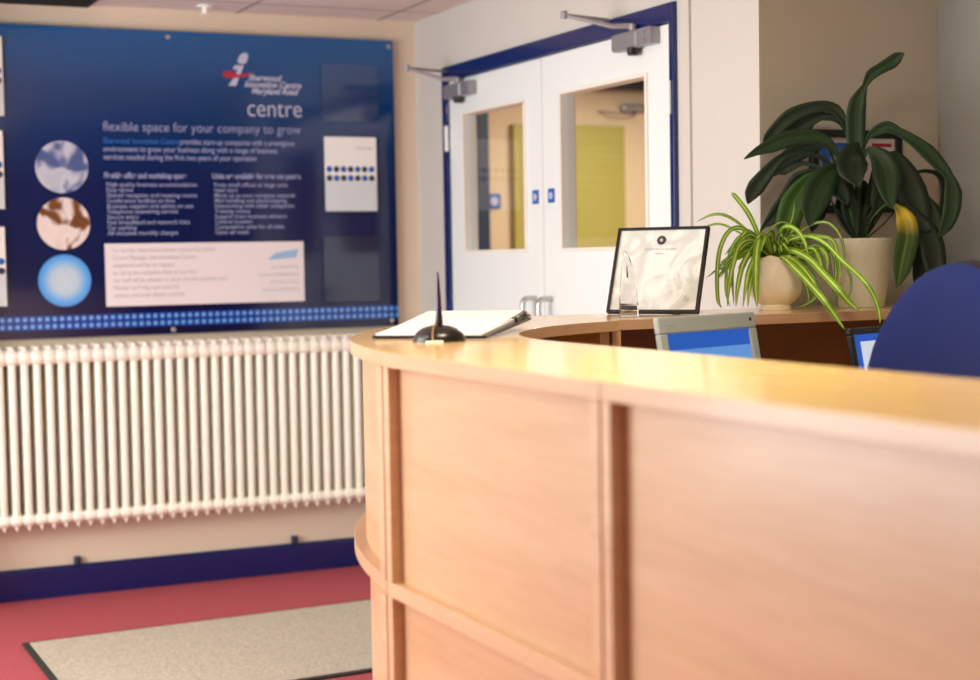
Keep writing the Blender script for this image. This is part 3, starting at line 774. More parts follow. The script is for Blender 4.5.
b = new_bm(); box(b, fw_, W_ - fw_, .005, .012, fw_, H_ - fw_); ct = obj('certificate', b, cert, cf, local=True)
def lt(body, x, z, size, m_, par, al='CENTER'):
    o = text(body, 0, 0, 0, size, m_, par, align=al); o.location = (x, .0046, z); return o
b = new_bm(); lathe(b, [(.0125, .0035), (.0125, .0055)], 24, (W_ * .50, 0, H_ - .036), 'y'); obj('emblem', b, M['dark_print'], ct, local=True)
b = new_bm(); lathe(b, [(.0045, .003), (.0045, .004)], 16, (W_ * .50, 0, H_ - .036), 'y'); obj('emblem_centre', b, M['grey_print'], ct, local=True)
lt('INVESTOR IN PEOPLE', W_ * .5, H_ - .064, .0095, M['grey_print'], ct)
lt('certificate', W_ * .5, H_ - .075, .007, M['grey_print'], ct)
b = new_bm(); tube(b, catmull([(W_ - .045, .0042, .03), (W_ - .04, .0042, .045), (W_ - .036, .0042, .03), (W_ - .032, .0042, .042), (W_ - .03, .0042, .033)], 4), .0005, 6); obj('signature', b, M['grey_print'], ct, local=True)
b = new_bm()   # strut behind
stl = H_ * .72
sp_ = Vector((W_ / 2, .03, stl)); ft = Vector((W_ / 2, .105, .012 + 0.0))
tube(b, [sp_, Vector((W_ / 2, .118, .050))], .005, 6); box(b, W_ / 2 - .012, W_ / 2 + .012, fd - .002, fd + .012, stl - .01, stl + .01)
obj('strut', b, M['black_frame'], cf, local=True)
b = new_bm(); box(b, fw_, W_ - fw_, .012, fd - .003, fw_, H_ - fw_); obj('backing', b, M['black_frame'], cf, local=True)

# grey monitor
def monitor(label, loc, yaw, tilt, w, h, bez_side, bez_top, casing, screen, band, drop, group='reception monitors'):
    m = leaning('computer_monitor', label, 'monitor', loc, math.radians(yaw), math.radians(tilt), group)
    b = new_bm(); bs = bez_side
    box(b, 0, w, 0, .014, 0, .03); box(b, 0, w, 0, .014, h - bez_top, h); box(b, 0, bs, 0, .014, .03, h - bez_top); box(b, w - bs, w, 0, .014, .03, h - bez_top)
    obj('bezel', b, casing, m, local=True, bevel=.003, segs=2)
    b = new_bm(); box(b, .07, w - .06, .0115, .045, .05, h - .05); obj('back_cover', b, casing, m, local=True, bevel=.006)
    b = new_bm(); box(b, bs, w - bs, .006, .012, .03, h - bez_top); sc = obj('screen', b, screen, m, local=True)
    if band is not None:
        b = new_bm(); box(b, bs + .0005, w - bs - .0005, .0052, .006, h - bez_top - band[0], h - bez_top - .0005); obj('title_bar', b, band[1], sc, local=True)
    # stand, upright in the world
    b = new_bm()
    R_ = Matrix.Rotation(-math.radians(tilt), 3, 'X').inverted()
    def L(x, y, z): return R_ @ Vector((x, y, z))
    tube(b, [Vector((w / 2, .045, h * .45)), L(w / 2, .10, h * .40), L(w / 2, .105, -drop + .02)], [.022, .022, .024], 12)
    obj('stand_neck', b, casing, m, local=True, smooth=True)
    b = new_bm(); prof = [(.11, -drop), (.11, -drop + .008), (.09, -drop + .018), (.03, -drop + .024)]
    for_v = []
    lathe(b, prof, 36, (w / 2, .09, 0))
    bmesh.ops.rotate(b, verts=b.verts, cent=(0, 0, 0), matrix=R_)
    obj('stand_base', b, casing, m, local=True, smooth=True)
    return m
SB = mat('screen_light_blue', srgb(20, 30, 50), .35, emit=srgb(98, 156, 222), emit_s=.85)
SD = mat('screen_deep_blue', srgb(10, 20, 50), .35, emit=srgb(30, 92, 190), emit_s=.85)
SN = mat('screen_royal_blue', srgb(10, 20, 50), .35, emit=srgb(36, 92, 200), emit_s=.8)
SW = mat('screen_white_page', srgb(60, 60, 60), .35, emit=srgb(216, 226, 240), emit_s=.85)
mo = monitor('grey computer monitor with blue screen just behind the front counter', (1.657, 2.680, .8785), 20.42, 10.2, .3301, .2773, .024, .034, M['monitor_grey'], SB, (.034, SD), .8785 - LZ)
b = new_bm(); lathe(b, [(.004, -.001), (.004, .001)], 12, (.311, 0, .262), 'y'); obj('power_button', b, M['dark_print'], mo, local=True)
t_ = text('monitor', 0, 0, 0, .008, M['grey_print'], mo, name='brand_print'); t_.location = (.028, -.0005, .258)
m2 = monitor('black computer monitor with blue screen beside the blue office chair', (2.222, 2.79, .80), 20.4, 10.2, .38, .312, .014, .016, M['black'], SN, None, .80 - LZ)
b = new_bm(); box(b, .042, .30, .0050, .0058, .06, .280); obj('white_window', b, SW, m2, local=True)

# framed picture on the alcove wall
t = thing('framed_picture', 'black framed picture on alcove wall behind the peace lily', 'picture', (2.905, YW - .01, 1.39))
b = new_bm(); f0, f1, g0, g1, fb = 2.745, 3.065, 1.385, 1.622, .022
box(b, f0, f1, YW - .02, YW - .001, g0, g0 + fb); box(b, f0, f1, YW - .02, YW - .001, g1 - fb, g1); box(b, f0, f0 + fb, YW - .02, YW - .001, g0 + fb, g1 - fb); box(b, f1 - fb, f1, YW - .02, YW - .001, g0 + fb, g1 - fb)
obj('frame_border', b, M['black_frame'], t, bevel=.0015)
b = new_bm(); box(b, f0 + fb, f1 - fb, YW - .012, YW - .002, g0 + fb, g1 - fb); pm = obj('mount', b, M['panel_white'], t)
b = new_bm(); box(b, f0 + fb + .006, 2.885, YW - .0135, YW - .0121, 1.47, 1.585); obj('print', b, photo_mat('blue_print_picture', [(0, srgb(16, 40, 130)), (.5, srgb(40, 96, 190)), (.62, srgb(150, 176, 214)), (1, srgb(40, 90, 180))], 12), pm)
b = new_bm(); box(b, 2.96, 3.03, YW - .0135, YW - .0121, 1.575, 1.585); obj('red_strip', b, M['red_print'], pm)

# ------------------------------------------------------------------ plants
def leaf_mesh(name, P, m_, parent, facing=Vector((-.4226, -.9063, .05)), fold=.25, sub=3, wide=1.0):
    """P: list of (x, y, z, half width) along the midrib; V-folded blade with real thickness"""
    pts = catmull([p[:3] for p in P], sub)
    hw = []
    n0 = len(P)
    for i in range(n0 - 1):
        for k in range(sub): hw.append(P[i][3] + (P[i + 1][3] - P[i][3]) * k / sub)
    hw.append(P[-1][3])
    hw = [h * wide for h in hw]
    bm = new_bm(); uvl = bm.loops.layers.uv.new('UVMap')
    rows = []; n = len(pts); cols = 5
    for i, p in enumerate(pts):
        t = (pts[min(i + 1, n - 1)] - pts[max(i - 1, 0)])
        t = t.normalized() if t.length > 1e-6 else Vector((0, 0, 1))
        s = t.cross(facing)
        s = s.normalized() if s.length > .15 else Vector((.906, -.4226, 0))
        nn = s.cross(t).normalized()
        if nn.dot(facing) < 0: nn = -nn
        row = []
        for c_ in range(cols):
            f = (c_ / (cols - 1) - .5) * 2
            row.append(bm.verts.new(p + s * hw[i] * f + nn * (-fold * hw[i] * (1 - abs(f)) + .0)))
        rows.append(row)
    for i in range(n - 1):
        for c_ in range(cols - 1):
            f = bm.faces.new((rows[i][c_], rows[i][c_ + 1], rows[i + 1][c_ + 1], rows[i + 1][c_]))
            for l, (uu, vv) in zip(f.loops, ((c_, i), (c_ + 1, i), (c_ + 1, i + 1), (c_, i + 1))):
                l[uvl].uv = (uu / (cols - 1), vv / (n - 1))
    me = bpy.data.meshes.new(name)
    bmesh.ops.translate(bm, verts=bm.verts, vec=-base_of(parent))
    bm.to_mesh(me); bm.free(); me.materials.append(m_)
    for p in me.polygons: p.use_smooth = True
    o = bpy.data.objects.new(name, me); C.objects.link(o); o.parent = parent
    sm = o.modifiers.new('thickness', 'SOLIDIFY'); sm.thickness = .0006; sm.offset = 0
    return o

LILY=[[[[2.757,3.508,1.286,0.0027],[2.749,3.514,1.374,0.0027],[2.75,3.514,1.442,0.0054],[2.75,3.517,1.55,0.0218],[2.751,3.519,1.632,0.0245],[2.756,3.516,1.68,0.0218],[2.773,3.508,1.723,0.0068],[2.787,3.5,1.752,0.0136],[2.808,3.488,1.768,0.0136],[2.837,3.473,1.786,0.0163],[2.85,3.464,1.799,0.0136],[2.864,3.455,1.809,0.0011]],1],[[[2.75,3.511,1.287,0.0027],[2.74,3.523,1.415,0.0027],[2.74,3.528,1.497,0.0033],[2.741,3.532,1.565,0.0041],[2.733,3.538,1.619,0.0082],[2.71,3.552,1.661,0.0136],[2.675,3.568,1.672,0.0136],[2.631,3.589,1.662,0.0164],[2.595,3.604,1.644,0.0191],[2.559,3.619,1.609,0.0164],[2.539,3.627,1.585,0.0136],[2.526,3.632,1.572,0.0011]],0],[[[2.751,3.51,1.287,0.0027],[2.746,3.527,1.415,0.0027],[2.748,3.537,1.511,0.0033],[2.747,3.549,1.593,0.0055],[2.727,3.566,1.635,0.0082],[2.692,3.59,1.647,0.011],[2.66,3.611,1.643,0.0275],[2.635,3.627,1.619,0.033],[2.62,3.639,1.59,0.0276],[2.614,3.645,1.557,0.0014]],0],[[[2.751,3.51,1.287,0.0027],[2.737,3.516,1.387,0.0027],[2.718,3.525,1.491,0.0041],[2.694,3.532,1.545,0.0082],[2.667,3.54,1.575,0.0136],[2.632,3.551,1.586,0.0176],[2.594,3.562,1.586,0.0189],[2.555,3.572,1.579,0.0203],[2.515,3.584,1.563,0.0175],[2.476,3.594,1.547,0.0094],[2.443,3.602,1.528,0.0011]],1],[[[2.75,3.511,1.287,0.0027],[2.737,3.519,1.374,0.0027],[2.714,3.533,1.47,0.0033],[2.679,3.548,1.519,0.0041],[2.644,3.563,1.539,0.0068],[2.61,3.576,1.544,0.0068],[2.574,3.59,1.54,0.0082],[2.542,3.6,1.516,0.0136],[2.512,3.609,1.481,0.019],[2.49,3.615,1.454,0.0217],[2.475,3.618,1.432,0.0163],[2.465,3.618,1.408,0.0011]],0],[[[2.747,3.512,1.287,0.0027],[2.737,3.529,1.374,0.0027],[2.707,3.554,1.465,0.0033],[2.675,3.578,1.504,0.0041],[2.639,3.602,1.519,0.0055],[2.612,3.62,1.512,0.011],[2.593,3.635,1.502,0.0137],[2.571,3.651,1.497,0.0011]],0],[[[2.75,3.511,1.287,0.0027],[2.728,3.509,1.401,0.0027],[2.703,3.506,1.474,0.0041],[2.676,3.501,1.5,0.0108],[2.635,3.499,1.473,0.0322],[2.604,3.493,1.435,0.0374],[2.578,3.484,1.392,0.0293],[2.558,3.471,1.344,0.0013]],1],[[[2.747,3.512,1.287,0.0027],[2.727,3.516,1.387,0.0027],[2.687,3.529,1.469,0.0041],[2.633,3.544,1.481,0.0108],[2.593,3.549,1.443,0.027],[2.564,3.549,1.403,0.0324],[2.543,3.545,1.349,0.0296],[2.531,3.536,1.295,0.0134],[2.521,3.528,1.266,0.0013]],2],[[[2.744,3.514,1.287,0.0027],[2.73,3.529,1.388,0.0027],[2.691,3.555,1.476,0.0041],[2.656,3.575,1.493,0.0082],[2.619,3.594,1.472,0.0219],[2.595,3.606,1.432,0.0219],[2.564,3.62,1.383,0.0219],[2.53,3.637,1.348,0.0055],[2.521,3.643,1.332,0.0011]],0],[[[2.759,3.507,1.286,0.0027],[2.74,3.498,1.4,0.0027],[2.74,3.48,1.494,0.0041],[2.716,3.471,1.557,0.0107],[2.689,3.457,1.519,0.0401],[2.677,3.437,1.486,0.0346],[2.678,3.41,1.445,0.0016]],0],[[[2.762,3.506,1.286,0.0027],[2.748,3.5,1.4,0.0027],[2.746,3.488,1.508,0.0041],[2.752,3.469,1.547,0.0081],[2.774,3.438,1.519,0.0295],[2.773,3.417,1.477,0.0348],[2.765,3.399,1.431,0.024],[2.759,3.38,1.385,0.0013]],1],[[[2.762,3.506,1.286,0.0027],[2.759,3.513,1.442,0.0027],[2.766,3.512,1.537,0.0033],[2.78,3.505,1.582,0.0054],[2.804,3.492,1.603,0.0136],[2.827,3.478,1.611,0.015],[2.852,3.463,1.597,0.0109],[2.883,3.443,1.574,0.0136],[2.917,3.423,1.541,0.019],[2.943,3.405,1.505,0.0163],[2.962,3.391,1.474,0.0108],[2.969,3.383,1.431,0.0217],[2.962,3.38,1.385,0.0217],[2.946,3.382,1.342,0.0162],[2.921,3.388,1.307,0.0011]],1],[[[2.768,3.503,1.286,0.0027],[2.77,3.51,1.373,0.0027],[2.826,3.491,1.441,0.0027],[2.879,3.472,1.473,0.0027],[2.919,3.457,1.49,0.0041],[2.953,3.445,1.488,0.0055],[2.977,3.436,1.474,0.011],[2.99,3.431,1.438,0.0164],[2.988,3.433,1.397,0.0165],[2.979,3.439,1.362,0.0082],[2.97,3.444,1.335,0.0011]],0],[[[2.768,3.503,1.286,0.0027],[2.766,3.506,1.373,0.0027],[2.819,3.482,1.435,0.0033],[2.868,3.459,1.467,0.0041],[2.899,3.442,1.458,0.0054],[2.915,3.429,1.419,0.0082],[2.923,3.422,1.389,0.0218],[2.928,3.415,1.362,0.0245],[2.932,3.409,1.334,0.019],[2.935,3.404,1.307,0.0014]],1],[[[2.77,3.501,1.286,0.0027],[2.771,3.503,1.387,0.0027],[2.808,3.489,1.508,0.0041],[2.838,3.472,1.535,0.0109],[2.864,3.453,1.493,0.0245],[2.877,3.44,1.439,0.0353],[2.882,3.431,1.395,0.038],[2.893,3.419,1.351,0.0244],[2.909,3.406,1.324,0.0016]],0],[[[2.773,3.5,1.286,0.0027],[2.767,3.49,1.346,0.0027],[2.801,3.46,1.399,0.0027],[2.821,3.434,1.392,0.0081],[2.831,3.411,1.357,0.0242],[2.825,3.395,1.314,0.0268],[2.806,3.385,1.271,0.0267],[2.785,3.375,1.223,0.0213],[2.763,3.366,1.176,0.0016]],3],[[[2.77,3.501,1.286,0.0027],[2.768,3.5,1.36,0.0027],[2.821,3.472,1.413,0.0027],[2.858,3.446,1.398,0.0081],[2.884,3.425,1.351,0.0244],[2.907,3.404,1.307,0.0298],[2.911,3.393,1.259,0.0298],[2.91,3.384,1.215,0.0243],[2.899,3.379,1.167,0.0027]],0],[[[2.77,3.501,1.286,0.0027],[2.774,3.507,1.36,0.0027],[2.825,3.489,1.419,0.0027],[2.863,3.474,1.413,0.0082],[2.893,3.46,1.371,0.0273],[2.913,3.451,1.316,0.0274],[2.917,3.448,1.262,0.0246],[2.907,3.453,1.207,0.0137],[2.902,3.456,1.18,0.0027]],0],[[[2.757,3.508,1.286,0.0055],[2.744,3.508,1.311,0.0054],[2.733,3.51,1.36,0.0218],[2.725,3.509,1.401,0.0245],[2.721,3.507,1.436,0.0136],[2.715,3.504,1.457,0.0014]],0],[[[2.765,3.504,1.286,0.0055],[2.764,3.512,1.311,0.0055],[2.783,3.514,1.365,0.0219],[2.788,3.52,1.415,0.0219],[2.789,3.529,1.448,0.0137],[2.791,3.536,1.47,0.0014]],0],[[[2.754,3.509,1.286,0.0055],[2.748,3.522,1.311,0.0055],[2.733,3.541,1.355,0.0164],[2.729,3.553,1.394,0.0192],[2.736,3.561,1.427,0.011],[2.744,3.568,1.45,0.0014]],0],[[[2.747,3.512,1.287,0.0027],[2.735,3.527,1.347,0.0027],[2.712,3.549,1.443,0.0041],[2.691,3.565,1.457,0.011],[2.673,3.577,1.417,0.0274],[2.662,3.585,1.376,0.0247],[2.656,3.591,1.33,0.0014]],0],[[[2.762,3.506,1.286,0.0027],[2.752,3.504,1.346,0.0027],[2.726,3.514,1.469,0.0054],[2.703,3.518,1.509,0.0163],[2.687,3.515,1.474,0.0298],[2.69,3.502,1.436,0.0243],[2.698,3.487,1.4,0.0013]],0],[[[2.765,3.504,1.286,0.0027],[2.76,3.506,1.346,0.0027],[2.787,3.497,1.474,0.0054],[2.805,3.486,1.489,0.0191],[2.812,3.477,1.451,0.0299],[2.798,3.477,1.408,0.0245],[2.785,3.478,1.37,0.0014]],0],[[[2.77,3.501,1.286,0.0027],[2.775,3.509,1.346,0.0027],[2.829,3.495,1.427,0.0055],[2.864,3.486,1.446,0.0164],[2.886,3.48,1.413,0.0274],[2.895,3.479,1.364,0.0275],[2.892,3.484,1.304,0.011],[2.889,3.49,1.276,0.0014]],0],[[[2.747,3.512,1.287,0.0027],[2.739,3.531,1.374,0.0027],[2.701,3.568,1.553,0.0041],[2.677,3.59,1.565,0.011],[2.645,3.614,1.556,0.022],[2.614,3.636,1.535,0.022],[2.585,3.657,1.503,0.0138],[2.57,3.673,1.482,0.0011]],0],[[[2.769,3.502,1.286,0.0022],[2.771,3.508,1.311,0.0022],[2.814,3.498,1.381,0.0022],[2.851,3.488,1.419,0.0022],[2.873,3.485,1.441,0.0014]],0],[[[2.773,3.5,1.286,0.0022],[2.769,3.492,1.311,0.0022],[2.803,3.468,1.348,0.0022],[2.828,3.447,1.385,0.0022],[2.839,3.432,1.398,0.0014]],0],[[[2.766,3.503,1.286,0.0022],[2.753,3.494,1.311,0.0022],[2.769,3.475,1.381,0.0022],[2.771,3.46,1.434,0.0022],[2.767,3.447,1.465,0.0013]],0],[[[2.759,3.507,1.286,0.0022],[2.747,3.508,1.311,0.0022],[2.698,3.53,1.383,0.0022],[2.667,3.542,1.437,0.0022],[2.655,3.543,1.464,0.0014]],0],[[[2.77,3.501,1.286,0.0022],[2.778,3.513,1.311,0.0022],[2.813,3.513,1.354,0.0022],[2.848,3.514,1.401,0.0022],[2.867,3.521,1.442,0.0014]],0]]
